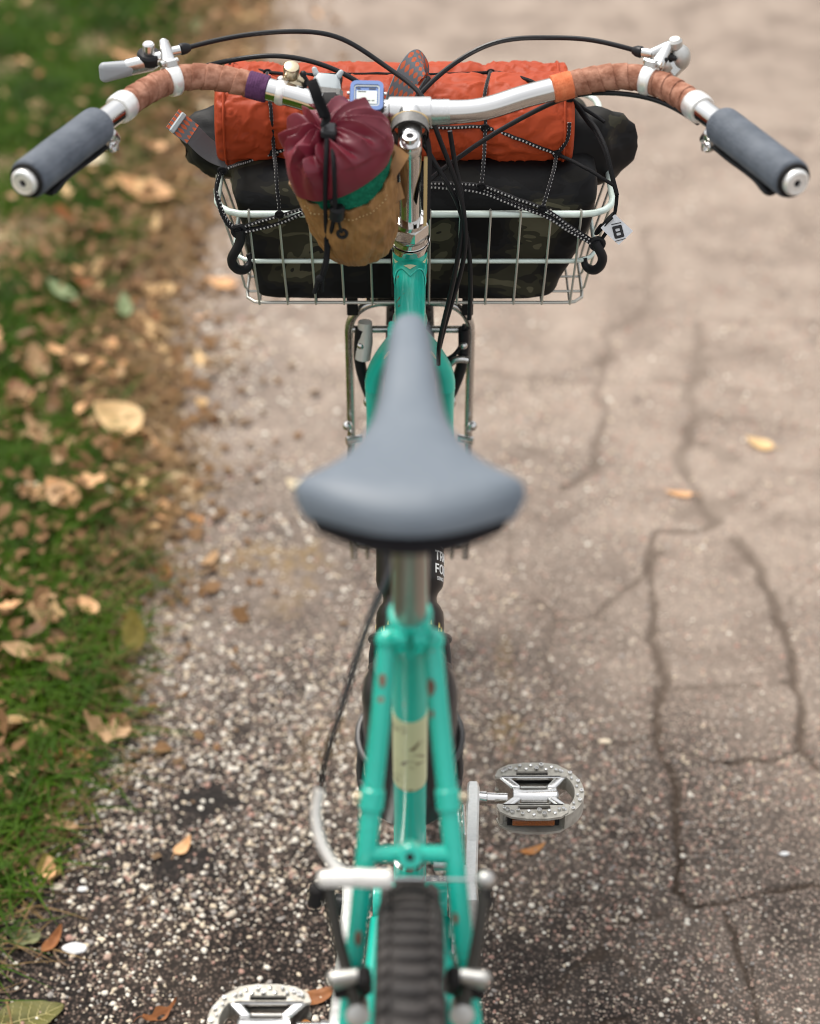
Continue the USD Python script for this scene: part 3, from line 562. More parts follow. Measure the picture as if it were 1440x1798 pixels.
obj('brake_bridge', cat(rod(B0, B1, .0068, 18), lathe([(-.010, .0085), (-.009, .0095), (.009, .0095), (.010, .0085)], (B0 + B1) / 2, SNR, 20)), M['teal'], fr)
obj('bridge_hole', lathe([(0, .0034), (.0004, .0034)], (B0 + B1) / 2 - SNR * (.0101 if SNR[1] > 0 else -.0101), SNR, 14), M['saddle_under'], fr)

# ------------------------------------------------------------------ seatpost and saddle
obj('seatpost', tube([BB + ST * .50, BB + ST * .672], .0133, 32), M['post'], bike)
sad = sub('saddle', bike)
secs = [  # y, half width, top z, side drop, rearward bow of the middle
    (-.0425, .0035, .9990, .012, 0), (-.0445, .0090, 1.0035, .016, 0), (-.0500, .0140, 1.0075, .020, 0), (-.0616, .0176, 1.0100, .026, 0), (-.085, .0198, 1.0105, .030, 0), (-.109, .0217, 1.0098, .032, 0), (-.140, .0243, 1.0085, .033, 0), (-.165, .0275, 1.0075, .033, 0),
    (-.186, .0313, 1.0080, .031, 0), (-.203, .0360, 1.0090, .029, .002), (-.219, .0425, 1.0100, .027, .005), (-.233, .0510, 1.0110, .025, .008), (-.247, .0615, 1.0118, .023, .012), (-.260, .0695, 1.0122, .0215, .017), (-.272, .0750, 1.0122, .020, .022), (-.283, .0778, 1.0112, .019, .027), (-.2925, .0780, 1.0082, .018, .031), (-.2995, .0755, 1.0035, .016, .034), (-.3035, .0715, .9965, .012, .036), (-.3040, .0680, .9900, .008, .036)]
nphi = 41; rows = []
from scipy.interpolate import PchipInterpolator
S_ = np.array(secs); S_[:8, 1] *= np.linspace(.82, 1.0, 8); S_[8:12, 1] *= [1.05, 1.07, 1.06, 1.03]; tt = np.linspace(0, 1, len(S_)); S2 = PchipInterpolator(tt, S_)(np.linspace(0, 1, 90))
for y, w, z, dr, bow in S2:
    ph = np.linspace(-1, 1, nphi); a = ph * (np.pi / 2 + .35)
    x = w * np.sign(np.sin(a)) * np.abs(np.sin(np.clip(a, -np.pi / 2, np.pi / 2))) ** .80
    over = np.clip(np.abs(a) - np.pi / 2, 0, 1)
    zz = z - dr * (1 - np.maximum(np.cos(a), 0) ** .62) - over * .016
    x = x * (1 - over * .25)
    rows.append(np.stack([x, y + bow * (np.abs(x) / .078) ** 2, zz], 1))
sv = np.array(rows)
obj('saddle_cover', (sv.reshape(-1, 3), grid_faces(len(S2), nphi)), M['saddle'], sad, smooth=True)
und = sv.copy(); und[:, :, 0] *= .93; und[:, :, 2] = np.minimum(und[:, :, 2] - .005, (sv[:, :1, 2] + .002))
obj('saddle_shell', (und.reshape(-1, 3), grid_faces(len(S2), nphi)[:, ::-1]), M['saddle_under'], sad, smooth=True)
obj('rear_plate', tube(spline([(-.060, -.272, .978), (-.03, -.288, .976), (0, -.293, .975), (.03, -.288, .976), (.060, -.272, .978)], 30), .007, 12), M['saddle_under'], sad)
for s in (-1, 1):
    obj('saddle_rail', tube(spline([(s * .030, -.282, .974), (s * .024, -.255, .957), (s * .022, -.20, .955), (s * .018, -.12, .968), (s * .007, -.062, .985)], 30), .0035, 10), M['chrome'], sad)
obj('seat_clamp', cat(rbox((.056, .036, .016), .003, (0, -.206, .957)), rod((0, -.206, .945), (0, -.206, .97), .009)), M['matte_alloy'], sad)
# ------------------------------------------------------------------ wheels
def wheel(name, ax, hubw, oldx):
    w = sub(name, bike)
    def torus(R, r, n=120, k=22, sq=1.0):
        q = np.linspace(0, 2 * np.pi, n, endpoint=False)
        p = np.stack([0 * q, ax[1] + R * np.cos(q), ax[2] + R * np.sin(q)], 1)
        ph = np.arange(k) * 2 * np.pi / k
        rad = np.stack([0 * q, np.cos(q), np.sin(q)], 1)
        v = p[:, None] + r * (np.cos(ph)[None, :, None] * rad[:, None] * sq + np.sin(ph)[None, :, None] * np.array([1.0, 0, 0]))
        f = grid_faces(n + 1, k, True); f = np.where(f >= n * k, f - n * k, f)
        return v.reshape(-1, 3), f
    obj('tyre', torus(.2965, .0268, sq=1.0), M['tyre'], w, smooth=True)
    N = 108; kn = []
    for i in range(N):
        for kind in range(3):
            a = 2 * np.pi * (i + (.5 if kind else 0)) / N
            rad = np.array([0, math.cos(a), math.sin(a)]); tan = np.array([0, -math.sin(a), math.cos(a)])
            if kind == 0:
                xs = np.linspace(-.0128, .0128, 7); pr = []
                for x in xs:
                    rr = .2965 + math.sqrt(max(.0268 ** 2 - x * x, 0)) ; c = ax + np.array([x, 0, 0]) + rad * (rr - .001) + tan * (.0055 * (1 - (x / .0128) ** 2) - .003)
                    pr.append([c - tan * .0040, c - tan * .0034 + rad * .0056, c + tan * .0034 + rad * .0056, c + tan * .0044])
                v = np.array(pr).reshape(-1, 3); f = np.vstack([grid_faces(7, 4), [[0, 1, 2], [0, 2, 3]], [[24, 26, 25], [24, 27, 26]]])
                kn.append((v, f))
            else:
                s = -1 if kind == 1 else 1; th = s * .72
                nn = rad * math.cos(th) + np.array([1.0, 0, 0]) * math.sin(th); xd = np.array([1.0, 0, 0]) * math.cos(th) - rad * math.sin(th)
                for th2, wd in ((.0, 1.0),):
                    c = ax + rad * .2965 + nn * .0268
                    kn.append(rbox((.0100, .0115, .0095), .0012, c, np.stack([xd, tan, nn], 1)))
    obj('tread', cat(*kn), M['knob'], w, smooth=False)
    rp = [(-.0125, .286), (-.0125, .268), (-.009, .262), (0, .258), (.009, .262), (.0125, .268), (.0125, .286), (.0105, .286), (.0105, .275), (-.0105, .275), (-.0105, .286)]
    q = np.linspace(0, 2 * np.pi, 120, endpoint=False); P_ = np.array(rp)
    v = np.stack([np.stack([P_[:, 0], ax[1] + P_[:, 1] * math.cos(a), ax[2] + P_[:, 1] * math.sin(a)], 1) for a in q])
    f = grid_faces(121, len(rp), True); f = np.where(f >= 120 * len(rp), f - 120 * len(rp), f)
    obj('rim', (v.reshape(-1, 3), f), M['alloy'], w)
    obj('hub', lathe([(-oldx, .006), (-hubw, .010), (-hubw, .022), (-hubw + .003, .022), (-hubw + .006, .013), (hubw - .006, .013), (hubw - .003, .022), (hubw, .022), (hubw, .010), (oldx, .006)], ax, (1, 0, 0)), M['alloy'], w)
    for i in range(32):
        a = 2 * np.pi * i / 32; s = 1 if i % 2 else -1; off = .95 * (1 if (i // 2) % 2 else -1)
        obj('spoke', rod(ax + [s * hubw, .02 * math.cos(a + off), .02 * math.sin(a + off)], ax + [s * .002, .262 * math.cos(a), .262 * math.sin(a)], .0010, 5), M['steel_wire'], w)
    return w
wheel('rear_wheel', AX, .030, .064)
wheel('front_wheel', FAX, .032, .048)

# ------------------------------------------------------------------ fork
fk = sub('fork', bike)
FD = unit(FAX - np.array([0, .490, .62]))
obj('fork_crown', cat(tube(spline([(-.0385, .4900, .588), (-.0360, .4870, .610), (-.0200, .4810, .645), (0, .4780, .664), (.0200, .4810, .645), (.0360, .4870, .610), (.0385, .4900, .588)], 40), .0108, 18), hull(ball((0, .4765, .682), .0185, 2), ball((0, .479, .668), .0125, 2))), M['teal'], fk)
for s in (-1, 1):
    obj('fork_blade', tube(spline([(s * .0385, .4895, .598), (s * .0386, .4930, .584), (s * .0386, .510, .52), (s * .0415, .530, .42), (s * .048, .556, .335)], 30), np.linspace(.0106, .0080, 30), 20), M['teal'], fk)
    obj('blade_line', tube(spline([(s * .021, .4700, .647), (s * .031, .4755, .630), (s * .0395, .4790, .610)], 10), .0016, 8), M['cream'], fk, label='cream lining on the fork shoulder')
    obj('fork_end', cat(rbox((.005, .03, .04), .0015, (s * .050, .56, .327)), lathe([(0, .009), (.008, .009), (.012, .006)], (s * .053, .56, .325), (s, 0, 0), 16)), M['alloy'], fk)
# headset, stem
hs = sub('headset', bike)
def along(t): return HTOP + HT * t
obj('headset_cup', lathe([(-.001, .0170), (.000, .0195), (.008, .0205), (.0095, .0200), (.0095, .015)], HTOP, HT, 40), M['chrome'], hs)
obj('headset_race', lathe([(.0105, .0150), (.0105, .0190), (.0125, .0195), (.0165, .0178), (.0170, .0150)], HTOP, HT, 40), M['chrome'], hs)
obj('tabbed_washer', lathe([(.0172, .014), (.0172, .0178), (.0190, .0178), (.0190, .014)], HTOP, HT, 40), M['alloy'], hs)
hexp = np.array([[math.cos(a), math.sin(a)] for a in np.arange(6) * np.pi / 3 + .26])
hx = tube([along(.0192), along(.0205), along(.034), along(.0355)], [.0178, .0190, .0190, .0178], section=hexp, up=(0, -1, 0))
obj('locknut', manifold3d.Manifold.batch_hull([manifold3d.Manifold.hull_points(hx[0])]) if False else hull(hx), M['chrome'], hs, smooth=25)
obj('locknut_collar', lathe([(.0355, .0125), (.0355, .0168), (.0395, .0158), (.0400, .0122)], HTOP, HT, 36), M['chrome'], hs)
sm = sub('stem', bike)
QT = np.array([0, .3885, .928])
obj('quill', tube([along(.0), along(.05), along(.09), QT - HT * .012, QT - HT * .001, QT + HT * .004], [.0111, .0111, .0111, .0112, .0108, .0095], 36), M['chrome'], sm)
CL = np.array([0, .4346, .9405])
obj('extension', hull(ball(QT - HT * .004, .0116, 3), ball(CL + [0, -.012, .000], .0118, 3), lathe([(-.0100, .0132), (.0100, .0132)], CL, (1, 0, 0), 40)), M['alloy'], sm)
obj('bar_clamp', cat(lathe([(-.0205, .0120), (-.0205, .0142), (-.0192, .0150), (.0192, .0150), (.0205, .0142), (.0205, .0120)], CL, (1, 0, 0), 48)), M['alloy'], sm)
bolt_n = unit(np.array([0, -.25, 1.0])); bt = QT + bolt_n * .0108
obj('stem_bolt', lathe([(-.002, .0072), (.0012, .0072), (.0016, .0066), (.0016, .0036), (-.001, .0036)], bt, bolt_n, 28), M['alloy'], sm)
obj('bolt_socket', tube([bt + bolt_n * .0003, bt + bolt_n * .0012], .0034, 6), M['saddle_under'], sm, smooth=False)
obj('binder_bolt', rod(CL + [-.008, -.002, -.018], CL + [.008, -.002, -.018], .0045, 14), M['alloy'], sm)

# ------------------------------------------------------------------ handlebar
hb = sub('handlebar', bike)
half = np.array([(0, .4346, .9405), (.0137, .4346, .9405), (.0384, .4346, .9405), (.060, .4352, .9412), (.0767, .437, .9435), (.1043, .445, .9505), (.1373, .452, .9561), (.1758, .458, .964), (.2082, .455, .9689), (.2343, .442, .9690), (.2583, .413, .9669), (.2757, .378, .9670), (.2849, .355, .9683), (.3368, .224, .9739)])
full = np.vstack([half[:0:-1] * [-1, 1, 1], half])
from scipy.interpolate import CubicSpline as _CS
tpar = np.r_[0, np.cumsum(np.linalg.norm(np.diff(full, axis=0), axis=1))]; tpar -= tpar[-1] / 2
_bar = PchipInterpolator(tpar, full)
LB = tpar[-1]
_fine = np.linspace(-LB, LB, 700); _pp = _bar(_fine)
from scipy.ndimage import gaussian_filter1d
_pp = gaussian_filter1d(_pp, 9, axis=0, mode='nearest')
def bar(s): return np.stack([np.interp(s, _fine, _pp[:, k]) for k in range(3)], -1)
def s_at_x(x): return float(np.interp(x, _pp[:, 0], _fine))
def bar_dir(s): return unit(bar(s + .002) - bar(s - .002))
G0 = s_at_x(.2862)
obj('bar', tube(bar(np.linspace(-LB + .004, LB - .004, 240)), 0.0111 + 0.0008 * np.exp(-(np.linspace(-LB, LB, 240) / .05) ** 6), 32), M['chrome'], hb)
for s in (-1, 1):
    # knurled sleeve beside the clamp: fine diamond ridges as relief
    k0, k1 = .0207, .038; ss = np.linspace(k0, k1, 40) * s; P_ = bar(ss); qa = np.arange(72) * 2 * np.pi / 72
    rr = .01205 + .00025 * (np.abs(np.sin(18 * qa[None] + ss[:, None] * 1500)) + np.abs(np.sin(18 * qa[None] - ss[:, None] * 1500)))
    t_, a_, b_ = frames(P_); v = P_[:, None] + rr[..., None] * (np.cos(qa)[None, :, None] * a_[:, None] + np.sin(qa)[None, :, None] * b_[:, None])
    obj('knurled_sleeve', (v.reshape(-1, 3), grid_faces(40, 72, True)), M['alloy'], hb, smooth=True)
    sa, sb = s_at_x(s * .1535), s_at_x(s * .2660); n = 420
    ss = np.linspace(sa, sb, n); P_ = bar(ss); qa = np.arange(40) * 2 * np.pi / 40; pitch = .0145
    ph = np.abs(ss - sa)[:, None] / pitch - qa[None] / (2 * np.pi) * s; fr_ = ph - np.floor(ph)
    rr = .01195 + .0011 * np.clip(fr_ * 1.15, 0, 1) ** .7 - .0013 * (fr_ > .955) + .0004 * (fbm(np.stack([ss[:, None] * 90 + 0 * qa, np.cos(qa)[None] * 2 + 0 * ss[:, None], np.sin(qa)[None] * 2 + 0 * ss[:, None]], -1), 3, 4) - .5)
    t_, a_, b_ = frames(P_); v = P_[:, None] + rr[..., None] * (np.cos(qa)[None, :, None] * a_[:, None] + np.sin(qa)[None, :, None] * b_[:, None])
    obj('bar_tape', (v.reshape(-1, 3), grid_faces(n, 40, True)), M['tape'], hb, smooth=True)
    e = np.linspace(s_at_x(s * .137), s_at_x(s * .1565), 24)
    obj('tape_finish', tube(bar(e), np.r_[.0121, [.0133] * 22, .0128] + .0002 * np.sin(np.arange(24) * 2.2), 30), M['purple' if s < 0 else 'orange_tape'], hb, label='purple finishing tape' if s < 0 else 'orange finishing tape')
    e = np.linspace(s_at_x(s * .2655), s_at_x(s * .2735), 8)
    obj('lever_clamp', tube(bar(e), [.0128, .0140, .0143, .0143, .0143, .0143, .0140, .0128], 36), M['silver_band'], hb)
    g0, g1 = s * G0, s * (LB - .0035); ss = np.linspace(g0, g1, 60)
    rg = np.full(60, .0178); edge_ = np.minimum(np.abs(ss - g0), np.abs(ss - g1)); rg = .0178 - .0040 * np.clip(1 - edge_ / .006, 0, 1) ** 2.2
    rg = rg + .0005 * (fbm(np.c_[ss * 60, ss * 0, ss * 0 + s], 2, 6) - .5)
    obj('foam_grip', tube(bar(ss), rg, 36), M['foam'], hb)
    d = bar_dir(s * (LB - .01)) * s; c = bar(np.array(s * (LB - .0035)))
    obj('bar_end_plug', lathe([(-.004, .0108), (.001, .0122), (.0055, .0122), (.0072, .0113), (.0080, .0098), (.0076, .0078), (.0072, .0076), (.0076, .0072), (.0076, .0036), (.0060, .0030)], c, d, 36), M['silver_band'], hb)
    obj('grip_end', lathe([(-.0035, .0150), (.0012, .0160), (.0022, .0148), (.0022, .011)], c, d, 36), M['rubber'], hb)
    obj('plug_hole', lathe([(.0062, .0029), (.0064, .0027)], c, d, 16), M['saddle_under'], hb)
    # brake lever: pivot block below the bar, blade under the grip
    D = bar_dir(s * G0) * s; dn = unit(np.array([0, 0, -1.0]) - D * -D[2]); inn = np.array([-s, 0, 0.0])
    c = bar(np.array(s * (G0 - .004)))
    lv = sub('brake_lever', bike)
    obj('lever_body', cat(hull(ball(c + dn * .012 + inn * .008, .006, 2), ball(c + dn * .022 + inn * .004, .0065, 2), ball(c + dn * .022 + inn * .004 - D * .014, .0055, 2)), rod(c + dn * .024 + inn * .014, c + dn * .024 - inn * .010, .0045)), M['alloy'], lv)
    obj('lever_spring', tube([c + dn * (.020 + .004 * math.sin(a)) + inn * (.013 + .0012 * a / 6) + D * (.012 + .004 * math.cos(a)) for a in np.linspace(0, 18, 60)], .0011, 8), M['chrome'], lv)
    bl = [c + dn * .022 + D * .004 + inn * .002, c + dn * .0225 + D * .030 + inn * .002, c + dn * .0205 + D * .062 + inn * .003, c + dn * .0205 + D * .092 + inn * .004, c + dn * .0240 + D * .112 + inn * .006]
    flat = np.array([[.5 * math.cos(a), 1.0 * math.sin(a)] for a in np.arange(14) * 2 * np.pi / 14])
    obj('lever_blade', tube(spline(bl, 30), np.r_[np.linspace(.0060, .0075, 26), .0075, .007, .0065, .0045], section=flat, up=(0, 0, 1)), M['black_plastic'], lv)

# shifters on the tape
def shifter(s):
    sh = sub('shifter', bike, 'thumb shifter with grey lever' if s < 0 else 'thumb shifter with round knob')
    s0 = s * abs(s_at_x(.229 if s > 0 else .2275)); c = bar(np.array(s0)); D = bar_dir(s0); up = unit(np.array([0, .35, 1.0]) - D * (np.array([0, .35, 1.0]) @ D)); fw = np.cross(D, up) * 1.0
    if fw[1] < 0: fw = -fw
    e = np.linspace(s0 - .0065, s0 + .0065, 8)
    obj('clamp_band', tube(bar(e), [.0140, .0152, .0155, .0155, .0155, .0155, .0152, .0140], 36), M['silver_band'], sh)
    obj('clamp_bolt', cat(rbox((.012, .008, .016), .0015, c + up * .0165, basis(D, up)), rod(c + up * .017 - D * .009, c + up * .017 + D * .009, .003)), M['alloy'], sh)
    m0 = c + up * .015 + fw * .006; m1 = c + up * .034 + fw * .024 + np.array([-s * .010, 0, 0]) * (1 if s > 0 else .8)
    if s > 0: m1 = c + up * .032 + fw * .018 + np.array([.004, 0, 0])
    obj('bracket', hull(ball(m0, .0052, 2), ball(m0 + D * .005, .0048, 2), ball(m1, .0046, 2)), M['alloy'], sh)
    inw = np.array([-s, 0, 0.0])
    a0 = atY(296, 92, m1[1]) if s < 0 else atY(1146, 94, m1[1]); a1 = atY(316, 87, m1[1] + .004) if s < 0 else atY(1128, 92, m1[1] + .004)
    obj('cable_barrel', cat(rod(m1, a0, .0052, 16), rod(a0, a1, .0046, 16)), M['alloy'], sh)
    a2 = atY(333, 83, m1[1] + .010) if s < 0 else atY(1112, 88, m1[1] + .010)
    obj('ferrule', tube([a1, a1 + (a2 - a1) * .15, a1 + (a2 - a1) * .6, a2], [.0050, .0058, .0054, .0036], 18), M['black_plastic'], sh)
    if s < 0:
        h = atY(262, 104, m1[1] - .006)
        obj('pivot', cat(lathe([(-.004, .0115), (.004, .0115), (.006, .0095)], h + [0, 0, .002], (.1, -.25, 1), 24)), M['black_plastic'], sh)
        obj('pivot_screw', lathe([(.0, .0058), (.012, .0058), (.0135, .0045)], h + [0, 0, .004], (.05, -.1, 1), 20), M['alloy'], sh)
        t0, t1, t2 = atY(285, 100, m1[1] - .006), atY(226, 118, m1[1] - .014), atY(184, 126, m1[1] - .018)
        obj('lever', hull(ball(t0, .0062, 2), ball(t1 + [0, 0, .002], .0062, 2), ball(t1 - [0, 0, .003], .0055, 2), ball(h - [0, 0, .004], .008, 2)), M['alloy'], sh)
        obj('lever_tip', hull(ball(t1, .0068, 2), ball(t2 + [0, 0, .004], .0055, 2), ball(t2 - [0, 0, .005], .0055, 2), ball(t1 - [0, 0, .003], .0058, 2)), M['grey_pl'], sh)
    else:
        h = atY(1166, 112, m1[1] - .004); k = atY(1186, 96, m1[1] + .004)
        obj('pivot', cat(lathe([(-.010, .0085), (-.003, .0098), (.003, .0098), (.006, .0080)], h, (.85, 0, .5), 24)), M['matte_alloy'], sh)
        obj('pivot_slot', cat(rbox((.004, .016, .017), .001, h + [-.003, -.004, .003], roty(.5))), M['black_plastic'], sh)
        obj('lever', hull(ball(h, .007, 2), ball(h + [.008, -.002, -.010], .0055, 2), ball(k + [.006, 0, -.008], .0075, 2)), M['alloy'], sh)
        obj('lever_knob', cat(ball(k + [.004, -.002, -.002], .0115, 3, (.95, .9, 1.15)), lathe([(0, .0075), (.006, .0072), (.0085, .005)], k + [-.001, -.001, .009], (-.15, -.1, 1), 20)), M['matte_alloy'], sh)
        obj('clip', cat(rbox((.012, .010, .004), .001, k + [-.006, -.010, .003], roty(.3))), M['black_plastic'], sh)
shifter(-1); shifter(1)
# ------------------------------------------------------------------ cables
cb = sub('cable_set', bike)
def cable(name, pts, r=.0025, n=90, m=None, parent=None, sides=10):
    return obj(name, tube(spline([atY(u, v, y) if len(q) == 3 else np.array(q[:3]) for q in pts for (u, v, y) in [q[:3]]], n), r, sides), m or M['cable'], parent or cb)
cable('shift_cable', [(325, 85, .492), (350, 78, .500), (420, 63, .515), (520, 55, .525), (600, 68, .525), (680, 118, .510), (740, 168, .478), (765, 225, .458), (790, 290, .452), (812, 360, .452), (817, 430, .455), (806, 490, .458), (785, 560, .46), (772, 610, .46)])
cable('shift_cable', [(1118, 89, .488), (1085, 80, .494), (1030, 69, .505), (960, 66, .512), (880, 72, .512), (810, 103, .505), (752, 150, .492), (715, 200, .478), (700, 260, .466), (694, 330, .462), (690, 430, .462), (692, 520, .462)])
cable('brake_cable', [(232, 192, .392), (262, 172, .420), (300, 150, .452), (345, 122, .486), (400, 107, .502), (470, 98, .508), (540, 106, .508), (610, 133, .502), (680, 182, .488), (735, 240, .470), (772, 300, .462), (800, 350, .460), (822, 430, .462), (826, 520, .466), (824, 560, .47)])
cable('brake_cable', [(1226, 216, .385), (1185, 190, .412), (1130, 170, .436), (1060, 163, .452), (1000, 170, .462), (930, 200, .472), (850, 246, .474), (790, 288, .470), (755, 316, .464), (728, 345, .456)])
cable('front_brake_cable', [(790, 230, .470), (800, 290, .466), (812, 360, .458), (806, 440, .455), (790, 520, .452), (772, 600, .455), (770, 640, .46)])
# bell and clamp on the left of the bar
bell = sub('bell', bike, 'small brass and chrome bell on the left of the bar')
sB = s_at_x(-.124); cB = bar(np.array(sB)); e = np.linspace(sB - .004, sB + .004, 5)
obj('bell_band', tube(bar(e), [.0116, .0124, .0125, .0124, .0116], 28), M['silver_band'], bell)
bc = atY(512, 134, cB[1] + .018)
obj('bell_dome', lathe([(-.010, .0140), (-.006, .0142), (.000, .0132), (.005, .0105), (.008, .006), (.009, .001)], bc + [.002, 0, -.006], (.15, -.1, 1), 32), M['brass'], bell)
obj('bell_cap', lathe([(.0, .0078), (.009, .0080), (.0115, .0070), (.0125, .004)], bc + [.000, -.004, .004], (.1, -.45, 1), 24), M['brass'], bell)
obj('bell_bracket', cat(hull(ball(cB + [0, .006, .010], .005, 1), ball(bc + [0, 0, -.014], .0075, 1)), rbox((.010, .016, .006), .0012, bc + [-.010, -.010, -.006], rotz(.5)), rod(bc + [-.013, -.012, -.010], bc + [-.006, -.014, .004], .003)), M['chrome'], bell)
obj('bell_hammer', cat(tube([bc + [.012, -.006, -.010], bc + [.015, -.008, .0], bc + [.012, -.010, .006]], .0022, 8), ball(bc + [.012, -.010, .007], .0035, 1)), M['black_plastic'], bell)

# ------------------------------------------------------------------ rear brake (both arms, noodle, pads)
rb = sub('rear_brake', bike)
for s in (-1, 1):
    pv = stay_pt(.565, s) * [0, 1, 1] + np.array([s * .0405, 0, 0]) + np.array([0, -.85, .53]) * .020
    top = stay_pt(.365, s) * [0, 1, 1] + np.array([s * (.0585 if s > 0 else .064), 0, 0]) + np.array([0, -.85, .53]) * .022
    mid = (pv * .45 + top * .55) + np.array([s * .002, 0, 0])
    obj('brake_arm', tube(spline([pv, mid, top], 16), [.0052] * 14 + [.0050, .0045], 12), M['arm'], rb)
    obj('pivot_boss', cat(lathe([(-.024, .008), (-.004, .0085), (.006, .0098), (.009, .0088), (.0100, .006)], pv, (0, -.85, .53), 24)), M['matte_alloy'], rb)
    pd = pv + (top - pv) * .285
    obj('pad_holder', cat(hull(ball(pd + [s * .011, -.006, .003], .0065, 2), ball(pd + [-s * .006, -.004, .004], .0055, 2), ball(pd + [s * .010, -.004, -.004], .006, 2)), rod(pd + [s * .010, -.004, .002], pd + [-s * .014, -.004, .002], .0045)), M['matte_alloy'], rb)
    obj('brake_pad', cat(rbox((.011, .016, .052), .003, pd + [-s * .012, .004, -.012], rotx(.55)), rod(pd + [-s * .004, -.002, -.010], pd + [s * .012, -.002, -.014], .0085, 14)), M['rubber'], rb)
    obj('arm_end', ball(top, .0078, 2, (1, .9, 1.0)), M['white_pl'] if s < 0 else M['matte_alloy'], rb)
    if s > 0: obj('spring_screw', rod(top + [0, -.004, -.006], top + [.001, -.006, -.022], .0058), M['rubber'], rb)
    else: obj('spring_screw', rod(top + [-.008, -.004, -.003], top + [-.010, -.006, -.022], .0065), M['rubber'], rb)
yT = top[1]
nd = [atY(562, 1385, -.232), atY(555, 1425, -.240), atY(559, 1462, -.250), atY(574, 1500, -.262), atY(600, 1530, -.272), atY(628, 1541, -.276), atY(668, 1543, -.277), atY(690, 1543, -.277)]
obj('noodle', tube(spline(nd, 60), np.r_[np.full(36, .0040), np.linspace(.0042, .0075, 8), np.full(14, .0078), .007, .005], 14), M['white_pl'], rb)
obj('noodle_holder', hull(ball(atY(572, 1543, -.277), .0070, 2), ball(atY(620, 1543, -.277), .0072, 2)), M['white_pl'], rb)
obj('brake_wire', rod(atY(688, 1543, -.277), top, .0011, 6), M['steel_wire'], rb)
obj('rear_cable_housing', tube(spline([(-.0165, -.035, .772), atY(690, 985, -.07), atY(660, 1060, -.115), atY(628, 1150, -.165), atY(596, 1255, -.205), atY(572, 1335, -.225), atY(562, 1392, -.231)], 60), .0026, 10), M['cable'], rb)
# ------------------------------------------------------------------ drivetrain
dr = sub('crankset', bike)
def ring_teeth(R, n, th, x):
    a = np.arange(n * 4) * 2 * np.pi / (n * 4); rr = np.tile([R - .003, R - .001, R + .0025, R - .001], n)
    pg = Polygon(np.c_[rr * np.cos(a), rr * np.sin(a)]).difference(Polygon(np.c_[.72 * R * np.cos(a), .72 * R * np.sin(a)]))
    spid = unary_union([affinity.rotate(sbox(.012, -.007, .8 * R, .007), k * 72 + 10, origin=(0, 0)) for k in range(5)])
    return extrude(pg.union(spid), th, np.array([[0, 0, 1], [1, 0, 0], [0, 1, 0]]), (x, BB[1], BB[2]))
obj('chainring', ring_teeth(.088, 42, .0025, .0455), M['alloy'], dr)
obj('chainring', ring_teeth(.066, 32, .0025, .0395), M['alloy'], dr)
PR, PL = np.array([.131, .170, .283]), np.array([-.131, -.170, .329])
for s, P_ in ((1, PR), (-1, PL)):
    d = unit((P_ - BB) * [0, 1, 1]); nn = np.array([0, -d[2], d[1]]); e0, e1 = BB + [s * .058, 0, 0] - d * .016, np.array([s * .0665, P_[1], P_[2]]) + d * .014
    pts = []
    for c, w, t in ((e0, .019, .0085), (e0 + d * .03, .016, .0078), ((e0 + e1) / 2, .0115, .0068), (e1 - d * .01, .0125, .0066), (e1, .0115, .0055)):
        for a in (-1, 1):
            for b in (-1, 1):
                pts += [c + nn * a * w + np.array([b * (t - .002), 0, 0]), c + nn * a * (w - .002) + np.array([b * t, 0, 0])]
    # two hulls end to end keep the taper
    P2 = np.array(pts).reshape(5, 8, 3)
    obj('crank_arm', cat(*[hull((P2[i:i + 2].reshape(-1, 3), np.zeros((0, 3), int))) for i in range(4)]), M['silver_band'], dr, smooth=False)
    obj('crank_bolt', lathe([(0, .011), (.006, .0105), (.008, .007)], BB + [s * .066, 0, 0], (s, 0, 0), 18), M['black_plastic'], dr)
    obj('spindle', lathe([(0, .0075), (.008, .0078), (.009, .0062), (.030, .0058)], (s * .0722, P_[1], P_[2]), (s, 0, 0), 20), M['chrome'], dr)
